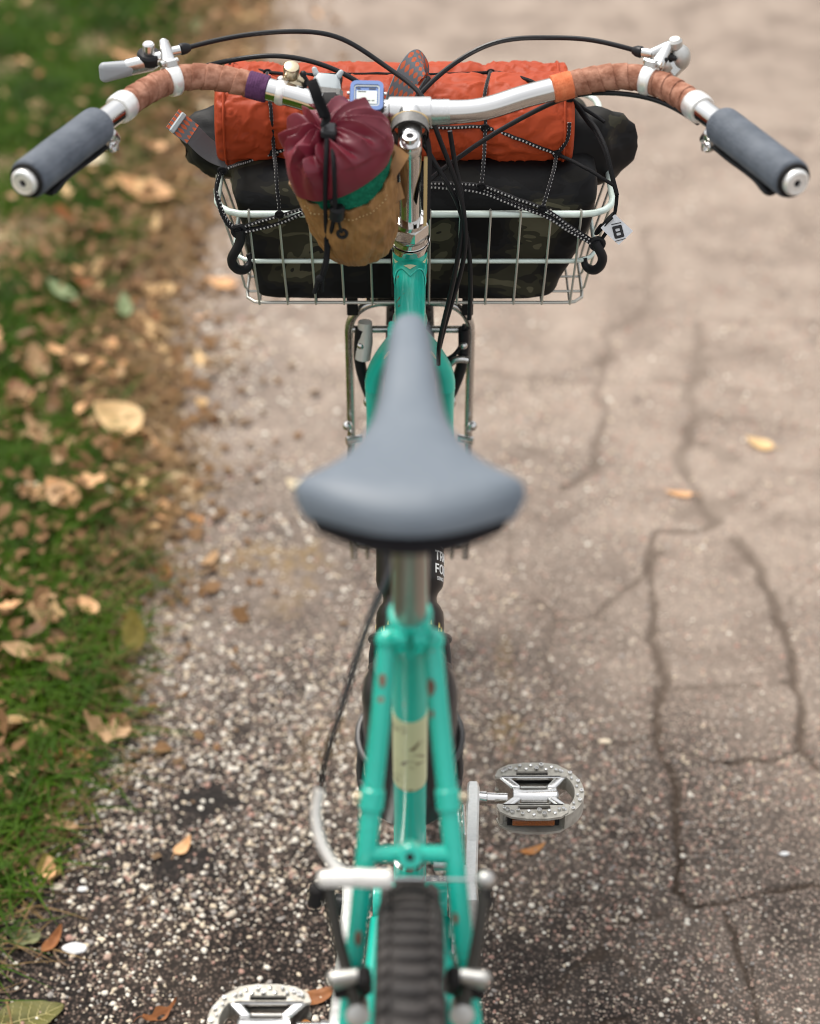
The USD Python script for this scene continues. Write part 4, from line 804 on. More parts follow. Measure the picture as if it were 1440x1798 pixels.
def pedal(P_, s):
    pe = sub('pedal', bike)
    inn = -s
    def W(x, y, z): return P_ + np.array([s * x, y, z])
    def place(poly, h, z):   # polygon in (x outwards, y forward)
        q = affinity.scale(poly, s, 1, origin=(0, 0)); return extrude(q, h, None, P_ + np.array([0, 0, z]))
    def cage(sgn):
        o = [(-.039, .022), (-.036, .030), (-.026, .0365), (-.010, .0395), (.010, .0395), (.024, .0370), (.031, .031), (.0325, .022)]
        pg = Polygon(o).buffer(.002, quad_segs=3); pg = pg.difference(sbox(-.018, .0235, .014, .0275).buffer(.0008))
        return affinity.scale(pg, 1, sgn, origin=(0, 0))
    for sgn in (1, -1):
        for z in (.0085, -.0115):
            obj('cage_plate', place(cage(sgn), .003, z), M['worn_alloy'], pe, smooth=False)
        for x in (-.036, .030): obj('cage_post', rbox((.0035, .006, .0175), .0006, W(x, sgn * .027, -.0002)), M['worn_alloy'], pe)
        obj('reflector', rbox((.044, .004, .0085), .001, W(-.003, sgn * .0345, -.0005)), M['amber'], pe)
        obj('reflector_back', rbox((.054, .003, .0150), .0006, W(-.003, sgn * .0310, -.0005)), M['black_plastic'], pe)
        pts = [(-.033, .027), (-.025, .0325), (-.0145, .0355), (-.003, .0365), (.008, .0360), (.019, .0340), (.028, .0280), (-.030, .0335 - .004), (-.019, .0300), (-.008, .0310), (.003, .0310), (.013, .0305), (.0235, .0290)]
        for i, (x, y) in enumerate(pts):
            c = W(x, sgn * y, .0113); h = .0034 if i % 2 == 0 else .0022
            if i % 3 == 1: obj('grip_pin', lathe([(0, .0026), (h, .0026), (h, .0015), (h - .0012, .0013)], c, (0, 0, 1), 10), M['alloy'], pe)
            else: obj('grip_pin', lathe([(0, .0021), (h * .8, .0019), (h, .0011)], c, (0, 0, 1), 8), M['alloy'], pe)
        for x0, x1 in ((-.020, -.034), (.018, .030)):
            obj('cage_strut', hull(*[ball(W(x0 + dx, sgn * .009, z), .0025, 1) for dx in (-.003, .003) for z in (-.007, .007)], *[ball(W(x1 + dx, sgn * .0235, z), .0025, 1) for dx in (-.003, .003) for z in (-.0085, .0085)]), M['alloy'], pe)
        obj('cage_bar', rbox((.064, .0032, .0050), .0008, W(-.003, sgn * .0208, .0090)), M['alloy'], pe)
        obj('web', rbox((.040, .003, .011), .001, W(-.002, sgn * .0128, -.001)), M['matte_alloy'], pe)
    obj('barrel', tube([W(-.0235, 0, 0), W(-.0225, 0, 0), W(-.012, 0, 0), W(.010, 0, 0), W(.0225, 0, 0), W(.0245, 0, 0)], [.0088, .0105, .0090, .0092, .0108, .0090], 24), M['alloy'], pe)
    a = np.linspace(-1.02, 1.02, 25); ro, ri = .0475, .0375
    arc = Polygon(np.vstack([np.c_[.0050 + ro * np.cos(a) * .98, ro * np.sin(a) * .90], np.c_[.0050 + ri * np.cos(a[::-1]) * .98, ri * np.sin(a[::-1]) * .92]]))
    obj('outer_guard', cat(place(arc, .0195, -.0095)), M['worn_alloy'], pe, smooth=False)
    for i, q in enumerate(np.linspace(-.88, .88, 11)):
        rr = .0445 if i % 2 else .0405; c = W(.0050 + rr * math.cos(q) * .98, rr * math.sin(q) * .91, .0098)
        obj('grip_pin', lathe([(0, .0021), (.0026, .0021), (.0026, .0012), (.0018, .001)] if i % 2 else [(0, .0017), (.002, .0016), (.0026, .0010)], c, (0, 0, 1), 10), M['alloy'], pe)
pedal(PR, 1); pedal(PL, -1)
ch = sub('drivetrain', bike)
def links(a, b, x0, n):
    out = []
    for i in range(n):
        t = (i + .5) / n; c = a + (b - a) * t; d = unit(b - a)
        out.append(rbox((.0055 if i % 2 else .0068, .0100, .0075), .0018, c, basis(np.array([1.0, 0, 0]), d)))
    return cat(*out)
obj('chain', cat(links(np.array([.0445, .02, .306 + .086]), np.array([.040, -.437, .332 + .040]), 0, 36), links(np.array([.0445, .0, .306 - .088]), np.array([.040, -.42, .245]), 0, 34)), M['matte_alloy'], ch)
for i, R in enumerate((.052, .046, .040, .034, .028, .024)):
    obj('cog', lathe([(0, R * .5), (0, R), (.0018, R), (.0018, R * .5)], AX + [.030 + i * .0045, 0, 0], (1, 0, 0), 44), M['alloy'], ch)
obj('front_derailleur', cat(rbox((.003, .060, .030), .001, (.0375, .005, .398), rotx(-.3)), rbox((.003, .060, .034), .001, (.0515, .005, .398), rotx(-.3)), rbox((.016, .014, .018), .003, (.030, -.03, .41)), lathe([(0, .0165), (.012, .0165)], BB + ST * .105, ST, 28), rod((.022, -.048, .412), (.040, -.048, .412), .005)), M['alloy'], ch)
obj('rear_derailleur', cat(rbox((.016, .03, .045), .004, (.064, -.452, .285)), rbox((.004, .018, .085), .002, (.047, -.445, .225), rotx(.25)), rbox((.004, .018, .085), .002, (.037, -.445, .225), rotx(.25)), lathe([(-.004, .020), (.004, .020)], (.042, -.455, .19), (1, 0, 0), 22)), M['matte_alloy'], ch)

# ------------------------------------------------------------------ front rack and front brake
rk = sub('front_rack', bike)
def U(x, z, dy=0): return np.array([x, .53 + (.672 - z) * .08 + dy, z])
q = np.linspace(0, np.pi / 2, 9)
left = [U(-.0665, z) for z in np.linspace(.30, .632, 12)] + [U(-.0665 + .036 * (1 - math.cos(a)), .634 + .038 * math.sin(a)) for a in q]
hoop = left + [p * [-1, 1, 1] for p in left[::-1]]
obj('hoop', tube(spline(hoop, 140), .0048, 14), M['alloy'], rk)
obj('crossbar', rod(U(-.064, .636), U(.064, .636), .0042, 14), M['alloy'], rk)
for x in (-.045, -.015, .015, .045): obj('platform_rail', tube(spline([(x, .535, .668), (x, .60, .680), (x, .75, .680)], 14), .0036, 10), M['chrome'], rk)
obj('platform_end', tube(spline([(-.05, .73, .680), (-.045, .76, .680), (0, .768, .680), (.045, .76, .680), (.05, .73, .680)], 24), .0038, 10), M['chrome'], rk)
for s in (-1, 1):
    obj('rack_stay', tube(spline([(s * .062, .60, .672), (s * .066, .585, .60), (s * .068, .565, .33)], 20), .0038, 10), M['chrome'], rk)
    obj('rack_bolt', cat(rod((s * .054, .535, .490), (s * .072, .530, .490), .0050, 12), ball((s * .070, .528, .512), .0058, 2)), M['alloy'], rk)
    obj('basket_strap', rbox((.012, .004, .060), .001, (s * .062, .520, .690), rotx(.1)), M['rubber'], rk, label='black strap holding the basket to the rack')
fb = sub('front_brake', bike)
for s in (-1, 1):
    a0, a1 = np.array([s * .044, .515, .560]), np.array([s * .058 if s > 0 else -.053, .515, .648])
    obj('brake_arm', tube(spline([a0, (a0 + a1) / 2 + [s * .006, 0, 0], a1], 12), .0062, 12), M['black_plastic'], fb)
    obj('arm_bolt', cat(ball(a0 + [0, -.010, .0], .0075, 2), ball(a1 + [0, -.006, -.018], .0045, 1)), M['alloy'], fb)
obj('noodle_boot', tube([atY(637, 630, .512), atY(640, 600, .515), atY(641, 565, .518)], [.0085, .0092, .0075], 16), M['white_pl'], fb)
obj('noodle', tube(spline([atY(822, 632, .505), atY(800, 632, .505), atY(785, 642, .505), atY(768, 646, .505), atY(740, 642, .505)], 24), .0042, 12), M['alloy'], fb)
obj('cable_loop', tube(spline([atY(815, 570, .515), atY(812, 600, .513), atY(795, 625, .510), atY(770, 634, .508), atY(740, 634, .508)], 24), .0024, 10), M['cable'], fb)
# bottle cages
def cage_for(c0, ax, n, r, label, hs_=(.105, .045)):
    cg = sub('bottle_cage', bike, label); side = np.array([1.0, 0, 0])
    def ringp(t, a0, a1, rr): return [c0 + ax * t + rr * (n * math.cos(a) + side * math.sin(a)) for a in np.linspace(a0, a1, 30)]
    obj('cage_hoop', tube(ringp(hs_[0], -2.6, 2.6, r + .0045), .0034, 10), M['cage'], cg)
    obj('cage_hoop', tube(ringp(hs_[1], -2.6, 2.6, r + .0045), .0034, 10), M['cage'], cg)
    for s in (-1, 1):
        pts = [c0 + ax * t + (r + .0042) * (n * math.cos(a) + side * s * math.sin(a)) for t, a in ((hs_[0], 1.1), (hs_[0] * .57, 1.7), (hs_[0] * .2, 2.0), (-.004, 2.4))]
        obj('cage_arm', tube(spline(pts, 20), .0034, 10), M['cage'], cg)
    obj('cage_foot', tube([c0 + ax * -.004 + .8 * r * (n * math.cos(a) + side * math.sin(a)) for a in np.linspace(0, 2 * np.pi, 30)], .0034, 10), M['alloy'], cg)
    obj('cage_spine', rod(c0 - n * (r + .003) + ax * .0, c0 - n * (r + .003) + ax * .12, .0045), M['cage'], cg)
    return cg
B1C = BB + DT * .205 + DTN * .056; B2C = BB + ST * .112 + STN * .0655
cage_for(B1C, DT, DTN, .0335, 'bottle cage on the down tube', (.048, .020)); cage_for(B2C, ST, STN, .0425, 'bottle cage on the seat tube')

# ================================================================== basket, bags and the things on the bar
M['zinc'] = mat('zinc_wire', (0.66, 0.76, 0.70), 0.32, 0.35, color2=(0.56, 0.64, 0.58), vscale=60, rough_var=0.08)
M['thin_wire'] = mat('thin_zinc_wire', (0.52, 0.51, 0.46), 0.35, 0.8)
M['nylon'] = usdkit.material(stage, '/World/Looks/orange_nylon', {
    'tc': ('texture_coordinate', {}), 'n': ('noise_texture', {'scale': 9.0, 'detail': 2.0}), 'r': ('rgb_ramp', {'ramp': [(0.3, (0.275, 0.036, 0.010)), (0.7, (0.35, 0.050, 0.014))]}),
    'v': ('voronoi_texture', {'scale': 34.0, 'feature': 'smooth_f1', 'smoothness': 0.35}), 'n2': ('noise_texture', {'scale': 26.0, 'detail': 3.0, 'distortion': 1.4}),
    'add': ('math', {'math_type': 'multiply_add', 'value2': 0.55}), 'b': ('bump', {'strength': 0.22, 'distance': 0.004}),
    'p': ('principled_bsdf', {'roughness': 0.55, 'specular_ior_level': 0.2})},
    [('tc.object', 'n.vector'), ('n.fac', 'r.fac'), ('r.color', 'p.base_color'), ('tc.object', 'v.vector'), ('tc.object', 'n2.vector'), ('v.distance', 'add.value1'), ('n2.fac', 'add.value3'), ('add.value', 'b.height'), ('b.normal', 'p.normal')], surface='p.BSDF')
M['camo'] = usdkit.material(stage, '/World/Looks/dark_camouflage', {
    'tc': ('texture_coordinate', {}), 'mp': ('mapping', {'scale': (1.0, 1.0, 1.5)}), 'n': ('noise_texture', {'scale': 13.0, 'detail': 3.0, 'roughness': 0.5, 'distortion': 0.5}),
    'r': ('rgb_ramp', {'interpolate': False, 'ramp': [(0, (0.0040, 0.0038, 0.0040)), (0.47, (0.007, 0.007, 0.0075)), (0.52, (0.012, 0.011, 0.009)), (0.57, (0.030, 0.028, 0.018)), (0.635, (0.080, 0.073, 0.046)), (0.695, (0.016, 0.015, 0.012))]}),
    'b1': ('noise_texture', {'scale': 900.0}), 'b': ('bump', {'strength': 0.2, 'distance': 0.0008}), 'p': ('principled_bsdf', {'roughness': 0.5, 'specular_ior_level': 0.16})},
    [('tc.object', 'mp.vector'), ('mp.vector', 'n.vector'), ('n.fac', 'r.fac'), ('r.color', 'p.base_color'), ('tc.object', 'b1.vector'), ('b1.fac', 'b.height'), ('b.normal', 'p.normal')], surface='p.BSDF')
def uvpattern(name, sx, sy, lo, dark, light, rough=0.7):
    """Woven fleck pattern along a cord or ribbon; reads the mesh's own coordinates (metres along, turns round)."""
    return usdkit.material(stage, f'/World/Looks/{name}', {
        'uv': ('uvmap', {'attribute': 'st'}), 'x': ('separate_xyz', {}), 'a': ('math', {'math_type': 'multiply', 'value2': sx}), 'b': ('math', {'math_type': 'multiply_add', 'value2': sy}), 's': ('math', {'math_type': 'sine'}), 'a2': ('math', {'math_type': 'multiply', 'value2': -sx}), 'b2': ('math', {'math_type': 'multiply_add', 'value2': sy}), 's2': ('math', {'math_type': 'sine'}),
        'mu': ('math', {'math_type': 'multiply'}), 'g': ('math', {'math_type': 'greater_than', 'value2': lo}), 'm': ('mix', {'color1': dark, 'color2': light}), 'p': ('principled_bsdf', {'roughness': rough, 'specular_ior_level': 0.25})},
        [('uv.UV', 'x.vector'), ('x.x', 'a.value1'), ('x.y', 'b.value1'), ('a.value', 'b.value3'), ('b.value', 's.value1'), ('x.x', 'a2.value1'), ('x.y', 'b2.value1'), ('a2.value', 'b2.value3'), ('b2.value', 's2.value1'), ('s.value', 'mu.value1'), ('s2.value', 'mu.value2'), ('mu.value', 'g.value1'), ('g.value', 'm.fac'), ('m.color', 'p.base_color')], surface='p.BSDF')
M['cord'] = uvpattern('flecked_cord', 820.0, 6.2832, 0.52, (0.008, 0.008, 0.009), (0.40, 0.39, 0.38))
M['dark_cord'] = mat('dark_cord', (0.008, 0.008, 0.009), 0.7, bump=(900, 0.8, 0.001), spec=0.15)
M['strap_pattern'] = uvpattern('patterned_strap', 260.0, 15.0, 0.18, (0.14, 0.145, 0.155), (0.52, 0.115, 0.05))
M['grey_strap'] = mat('grey_strap', (0.085, 0.085, 0.09), 0.55, bump=(600, .3, .001))
M['webbing'] = mat('black_webbing', (0.006, 0.006, 0.007), 0.6, spec=0.15)
M['burgundy'] = mat('burgundy_nylon', (0.095, 0.007, 0.015), 0.42, color2=(0.135, 0.012, 0.024), vscale=10, spec=0.45)
M['fleece'] = mat('green_fleece', (0.004, 0.085, 0.048), 0.95, color2=(0.010, 0.14, 0.08), vscale=200, bump=(420, 1.0, 0.002), spec=0.1)
M['waxed'] = mat('waxed_canvas', (0.165, 0.077, 0.023), 0.55, color2=(0.25, 0.13, 0.045), vscale=30, bump=(130, 0.35, 0.0016), spec=0.35)
M['thread'] = mat('tan_thread', (0.55, 0.40, 0.20), 0.8)
M['blue_pl'] = mat('blue_bezel', (0.085, 0.155, 0.36), 0.35)
M['lcd'] = mat('watch_display', (0.50, 0.54, 0.50), 0.45)
M['ink'] = mat('dark_ink', (0.015, 0.015, 0.018), 0.5)
M['pale_grey'] = mat('pale_grey_plastic', (0.34, 0.375, 0.385), 0.4)
M['white_cloth'] = mat('white_label_cloth', (0.70, 0.71, 0.74), 0.8, bump=(500, .3, .0008))
M['bottle'] = mat('black_bottle', (0.010, 0.009, 0.009), 0.32, spec=0.3)
M['bottle2'] = mat('charcoal_bottle', (0.024, 0.023, 0.024), 0.30, 0.2, spec=0.3)
M['white_ink'] = mat('white_print', (0.80, 0.80, 0.78), 0.5)
M['gold_ink'] = mat('gold_print', (0.55, 0.43, 0.13), 0.45)
M['leather'] = mat('grey_leather_strap', (0.10, 0.098, 0.092), 0.5, color2=(0.15, 0.145, 0.135), vscale=40, bump=(300, .4, .001))
M['tan_edge'] = mat('tan_leather_edge', (0.42, 0.30, 0.13), 0.7)

# ---- wire basket
bx0 = .005
bk = thing('wire_basket', 'pale zinc wire basket fixed on the front rack, holding the dark bag', 'basket', (bx0, .605, .693))
def rrect(hw, y0, y1, z0, z1, r, n=8):
    out = []
    for cx, cy, a0 in ((hw - r, y1 - r, 0), (-hw + r, y1 - r, 90), (-hw + r, y0 + r, 180), (hw - r, y0 + r, 270)):
        for a in np.radians(np.linspace(a0, a0 + 90, n)):
            x, y = cx + r * math.cos(a), cy + r * math.sin(a); out.append((bx0 + x, y, z0 + (z1 - z0) * (y - y0) / (y1 - y0)))
    return np.array(out)
def densify(p, step=.012):
    L = LineString(np.vstack([p, p[:1]])); n = int(L.length / step); return np.array([L.interpolate(t, normalized=True).coords[0] for t in np.linspace(0, 1, n, endpoint=False)])
obj('rim', tube(densify(rrect(.2033, .475, .738, .8086, .820, .030)), .0036, 12, closed=True), M['zinc'], bk)
obj('middle_wire', tube(densify(rrect(.1885, .482, .730, .750, .756, .024)), .0024, 10, closed=True), M['zinc'], bk)
obj('bottom_wire', tube(densify(rrect(.178, .490, .722, .6955, .6955, .016)), .0018, 8, closed=True), M['thin_wire'], bk)
for i in range(12):
    k = i - 5.5; xt, xm, xb = bx0 + k * .0307, bx0 + k * .0303, bx0 + k * .0298
    pts = [(xt, .4790, .806), (xt, .4770, .8122), (xt, .4725, .8128), (xt, .4708, .8080), (xm, .4792, .750), (xb, .4870, .700), (xb, .4905, .6935), (xb, .497, .6925), (xb, .715, .6925), (xb, .722, .6935), (xb, .7255, .700), (xm, .733, .756), (xt, .7415, .819), (xt, .738, .824)]
    obj('upright_wire', tube(np.array(pts), .00135, 6), M['thin_wire'], bk)
for i in range(7):
    y = .515 + i * .031
    pts = [(bx0 - .2065, y, .816), (bx0 - .2070, y, .812), (bx0 - .191, y, .752), (bx0 - .1805, y, .700), (bx0 - .176, y, .6945), (bx0, y, .6940), (bx0 + .176, y, .6945), (bx0 + .1805, y, .700), (bx0 + .191, y, .752), (bx0 + .2070, y, .812), (bx0 + .2065, y, .816)]
    obj('side_wire', tube(np.array(pts), .00135, 6), M['thin_wire'], bk)

# ---- dark camouflage bag in the basket
bag = thing('camouflage_bag', 'black camouflage roll top bag standing in the wire basket under the orange roll', 'bag', (bx0, .605, .697))
rows = []; nb = 150
qa = np.arange(nb) * 2 * np.pi / nb
for z, hx, hy in [(.6955, .05, .03), (.6957, .150, .098), (.6968, .158, .107), (.702, .162, .110), (.730, .170, .112), (.752, .176, .114), (.78, .183, .116), (.80, .187, .116), (.818, .190, .112), (.832, .188, .100), (.842, .174, .082), (.846, .12, .05), (.847, .03, .01)]:
    e = .17
    x = hx * np.sign(np.cos(qa)) * np.abs(np.cos(qa)) ** e; y = hy * np.sign(np.sin(qa)) * np.abs(np.sin(qa)) ** e
    x = x + np.clip((.76 - z) / .06, 0, 1) * (-.010)
    rows.append(np.stack([bx0 + x, .604 + y, np.full(nb, z)], 1))
R_ = np.array(rows); R_ = PchipInterpolator(np.arange(len(R_)), R_)(np.linspace(0, len(R_) - 1, 70))
nr = R_ - np.array([bx0, .604, .76]); nr[..., 2] *= .3; nr /= np.linalg.norm(nr, axis=-1, keepdims=True)
R_ = R_ + nr * (.010 * (fbm(R_ * 16, 3, 41) - .55) + .005 * (fbm(R_ * 45, 3, 42) - .5))[..., None]
obj('bag_body', (R_.reshape(-1, 3), grid_faces(70, nb, True)), M['camo'], bag, smooth=True)
xs = np.linspace(-.2385, .2400, 120); sec = []
pq = np.arange(44) * 2 * np.pi / 44
for x in xs:
    t = abs(x) / .24; fz = np.interp(t, [0, .70, .82, .93, .985, 1], [.038, .039, .041, .032, .018, .006]); fy = np.interp(t, [0, .7, .85, .95, 1], [.055, .052, .036, .016, .004])
    c = np.array([x, .588, .836 - .006 * t + .012 * max(0, t - .8) * (1 if x > 0 else -1.5)])
    r = 1 + .14 * np.sin(3 * pq + 9 * x) * np.clip((t - .6) * 3, 0, 1)
    sec.append(c + np.stack([0 * pq, fy * r * np.cos(pq), fz * r * np.sin(pq)], 1))
S3_ = np.array(sec); w = np.clip((np.abs(S3_[..., 0]) - .15) / .05, 0, 1)
S3_[..., 2] += w * (.014 * (fbm(S3_ * np.array([16, 50, 50]), 3, 51) - .5) + .008 * np.abs(fbm(S3_ * np.array([22, 70, 70]), 2, 53) - .5)); S3_[..., 0] += w * .020 * (fbm(S3_ * 40, 2, 52) - .5)
obj('rolled_closure', (S3_.reshape(-1, 3), grid_faces(120, 44, True)), M['camo'], bag, smooth=True)

# ---- orange roll
roll = thing('orange_roll', 'rust orange nylon roll lashed on top of the dark bag under the cargo net', 'rolled cloth', (-.015, .60, .83))
sec = unary_union([Point(.566, .8690).buffer(.0465, 32), Point(.652, .845).buffer(.0450, 32), sbox(.566, .818, .652, .872)]).buffer(-.004).buffer(.004).buffer(.010).buffer(-.010)
Ls = sec.exterior; ns = 190; C2 = np.array([Ls.interpolate(t, normalized=True).coords[0] for t in np.linspace(0, 1, ns, endpoint=False)])
cen = np.array([.605, .862]); nx = 300
X0, X1 = -.2005, .1690; prm = np.r_[np.linspace(0, .06, 30), np.linspace(.06, .94, nx - 60), np.linspace(.94, 1, 30)]
rows = []
for i, t in enumerate(prm):
    e = min(t, 1 - t) / .06; side = -1 if t < .5 else 1
    if e < 1:   # rounded, slightly hollow ends
        sc = 1 - (1 - e) ** 3.2 * .96; x = (X0 if side < 0 else X1) - side * .0085 * (1 - math.sqrt(max(0, 1 - (1 - e) ** 2))) * 0 + -side * .012 * (e if e < .6 else .6 + (e - .6) * 1.0) ** 2 * 1.0
        x = (X0 + .012 * e ** 3) if side < 0 else (X1 - .012 * e ** 3)
    else:
        sc = 1; x = X0 + .012 + (X1 - X0 - .024) * (t - .06) / .88
    rows.append(np.c_[np.full(ns, x), cen + (C2 - cen) * sc])
R_ = np.array(rows)
t1 = np.roll(R_, -1, 1) - np.roll(R_, 1, 1); nrm = np.stack([0 * t1[..., 0], -t1[..., 2], t1[..., 1]], -1); nrm /= np.linalg.norm(nrm, axis=-1, keepdims=True) + 1e-9
sgn_ = np.sign(((R_[..., 1:] - cen) * nrm[..., 1:]).sum(-1).mean()); nrm = -nrm * -sgn_
q = R_ * np.array([20, 34, 34]) + 1.2 * fbm(R_ * 22, 2, 60)[..., None]
cre = np.abs(fbm(q, 3, 61) - .5) * 2; cre2 = np.abs(fbm(q * 2.1 + 7, 2, 62) - .5) * 2
endw = np.clip(np.minimum(prm, 1 - prm) / .06, 0.15, 1)[:, None]
dsp = .0085 * (fbm(R_ * np.array([9, 14, 14]), 2, 63) - .5) - .0016 * np.clip(1 - cre * 4.5, 0, 1) + .0020 * np.clip(1 - cre2 * 5.5, 0, 1) ** 1.3
# cords press into the cloth
for xc in (-.137, .079, .0):
    dsp -= (.004 if xc else .0015) * np.exp(-((R_[..., 0] - xc) / .006) ** 2)
R_ = R_ + nrm * (dsp * endw)[..., None]
ROLL = (R_.reshape(-1, 3), grid_faces(nx, ns, True)); obj('rolled_nylon', (R_.reshape(-1, 3), grid_faces(nx, ns, True)), M['nylon'], roll, smooth=True)
hem = [R_[30, k] + np.array([-.0005, 0, 0]) + nrm[30, k] * .0012 for k in range(0, ns, 3)]
obj('hem', tube(np.array(hem), .0014, 6, closed=True), M['nylon'], roll)
hem = [R_[-31, k] + nrm[-31, k] * .0012 for k in range(0, ns, 3)]
obj('hem', tube(np.array(hem), .0014, 6, closed=True), M['nylon'], roll)

# ---- cargo net
net = thing('cargo_net', 'black flecked elastic cargo net stretched over the orange roll and hooked to the basket', 'cargo net', (0, .52, .85))
def netcord(pts, r=.0019, dark=False, twin=0):
    p = spline([lay(*q, [ROLL], r) if q[2] > .5 else atY(*q) for q in pts], max(24, 14 * len(pts)))
    p = p + .0012 * (fbm(p * 60, 2, 70)[:, None] - .5)
    ps = [p] if not twin else [p, p + np.array([0, -.002, 0]) + np.array([0, 0, -.0048]) * np.sin(np.linspace(.35, 2.8, len(p)))[:, None] * twin]
    for k in ps:
        v, f, uv = tube(k, r, 10, want_uv=True); obj('cord', (v, f), M['dark_cord'] if dark else M['cord'], net, uv=uv)
def knot(u, v, y, r=.0034):
    c = lay(u, v, y, [ROLL], .002) if y > .5 else atY(u, v, y)
    obj('knot', cat(ball(c, r, 2, (1.1, .8, .9)), tube(spline([c + r * np.array([math.cos(a) * 1.15, -.3, math.sin(a)]) for a in np.linspace(0, 6, 12)], 20), r * .34, 6)), M['dark_cord'], net)
netcord([(470, 128, .600), (470, 148, .558), (476, 200, .5185), (480, 250, .512), (484, 300, .490), (491, 374, .470)])
netcord([(560, 245, .513), (482, 268, .5115), (440, 282, .508), (402, 294, .492), (388, 300, .486)])
netcord([(388, 298, .484), (380, 330, .478), (384, 352, .472), (394, 378, .469), (414, 402, .470)], twin=1)
netcord([(414, 402, .470), (470, 385, .468), (536, 366, .470)], twin=1.6)
netcord([(414, 404, .471), (478, 396, .468), (540, 372, .470)])
netcord([(745, 222, .514), (800, 223, .5145), (852, 224, .5145), (915, 246, .513), (978, 270, .512)])
netcord([(978, 270, .512), (1030, 296, .490), (1078, 326, .474)], dark=True)
netcord([(862, 126, .606), (857, 140, .570), (851, 172, .524), (852, 224, .5145), (849, 285, .498), (845, 326, .484)])
netcord([(745, 321, .482), (800, 322, .481), (845, 326, .482), (900, 346, .476), (952, 366, .470), (1000, 396, .469), (1048, 428, .470)], twin=1.5)
netcord([(845, 330, .483), (900, 356, .477), (950, 374, .470), (1010, 408, .469), (1046, 430, .470)])
netcord([(978, 270, .512), (968, 315, .488), (952, 366, .470)])
netcord([(1000, 215, .517), (996, 245, .514), (978, 270, .512)])
netcord([(1000, 172, .585), (1030, 210, .545), (1058, 255, .510), (1072, 300, .486), (1083, 345, .470)], twin=-1.3, dark=True)
netcord([(1000, 172, .585), (1040, 200, .560), (1062, 215, .555)], dark=True)
netcord([(1083, 345, .470), (1078, 380, .468), (1062, 412, .469), (1050, 428, .470)], dark=True)
netcord([(402, 112, .640), (470, 126, .607), (560, 131, .606), (640, 130, .606), (760, 131, .606), (862, 127, .606), (925, 140, .600), (1000, 172, .585)], dark=True)
netcord([(600, 131, .606), (596, 150, .552), (590, 185, .521)], dark=True)
for k in ((482, 268, .509), (852, 224, .512), (845, 327, .480), (978, 270, .509), (952, 366, .468), (470, 127, .603), (862, 127, .603), (390, 299, .483), (416, 404, .467), (1048, 428, .467), (1000, 172, .582), (491, 376, .467), (600, 131, .603)): knot(*k)
obj('hook', tube(spline([atY(420, 404, .468), atY(422, 420, .467), atY(414, 440, .466), atY(407, 457, .468), (*atY(416, 472, .472),), (*atY(432, 472, .478),), (*atY(440, 458, .484),), (*atY(436, 446, .486),)], 40), np.r_[np.full(28, .0050), np.linspace(.0050, .0030, 12)], 12), M['black_plastic'], net)
obj('hook', tube(spline([atY(1046, 424, .468), atY(1052, 438, .466), atY(1058, 452, .467), atY(1053, 468, .471), atY(1040, 474, .478), atY(1028, 466, .484), atY(1026, 452, .486)], 40), np.r_[np.full(28, .0050), np.linspace(.0050, .0030, 12)], 12), M['black_plastic'], net)
for u, v in ((420, 406), (1049, 428)): obj('hook_eye', tube([atY(u, v, .468) + .0065 * np.array([math.cos(a), 0, math.sin(a)]) for a in np.arange(16) * 2 * np.pi / 16], .0024, 8, closed=True), M['black_plastic'], net)

# ---- cloth label hanging on the basket's corner
tg = thing('cloth_label', 'white cloth label with a dark emblem sewn at the right corner of the basket', 'label', atY(1072, 390, .466))
A0, A1, A3 = atY(1080, 376, .466), atY(1111, 405, .462), atY(1062, 405, .464)
Bx, By = A1 - A0, A0 - A3
Bm = basis(Bx, By); wx_, glare_y_ = np.linalg.norm(Bx), np.linalg.norm(A0 - A3)
n_ = 12; gxx, gyy = np.meshgrid(np.linspace(0, wx_ * 1.02, n_), np.linspace(-glare_y_, 0, n_), indexing='ij')
bend = .0012 * np.sin(gxx / wx_ * 3) 
def lab(x, y, z): return A0 + np.stack([x, y, z], -1) @ Bm.T
top_, bot_ = lab(gxx, gyy, bend + .0005).reshape(-1, 3), lab(gxx, gyy, bend - .0005).reshape(-1, 3)
fz_ = grid_faces(n_, n_)
obj('label_cloth', cat((top_, fz_), (bot_, fz_[:, ::-1])), M['white_cloth'], tg)
up2 = unit(Bm.T @ np.array([-.30, 0, 1.0])); up2 = unit(np.array([up2[0], up2[1], 0])); rt2 = np.array([up2[1], -up2[0], 0]); Em = np.stack([rt2, up2, [0, 0, 1]], 1)
def emblem(poly, h=.0006):
    m = trimesh.creation.extrude_polygon(poly, h, engine='earcut'); v = np.array(m.vertices) @ Em.T + np.array([wx_ * .60, -glare_y_ * .52, 0]); v[:, 2] += .0012 * np.sin(v[:, 0] / wx_ * 3) + .0006
    return A0 + v @ Bm.T, np.array(m.faces)
shape8 = sbox(-.0034, -.0052, .0034, .0052).buffer(.0016).difference(unary_union([sbox(-.0014, .0016, .0014, .0030).buffer(.0009), sbox(-.0014, -.0030, .0014, -.0016).buffer(.0009)]))
obj('emblem', emblem(shape8), M['ink'], tg); obj('print_line', cat(emblem(sbox(-.0055, -.0095, .0055, -.0089)), emblem(sbox(-.0050, .0088, .0050, .0094))), M['ink'], tg)
obj('label_loop', tube(spline([atY(1076, 378, .469), atY(1066, 388, .470), atY(1054, 402, .474), atY(1050, 402, .480)], 20), .007, 10, section=[(.25 * math.cos(a), math.sin(a)) for a in np.arange(10) * 2 * np.pi / 10]), M['webbing'], tg)

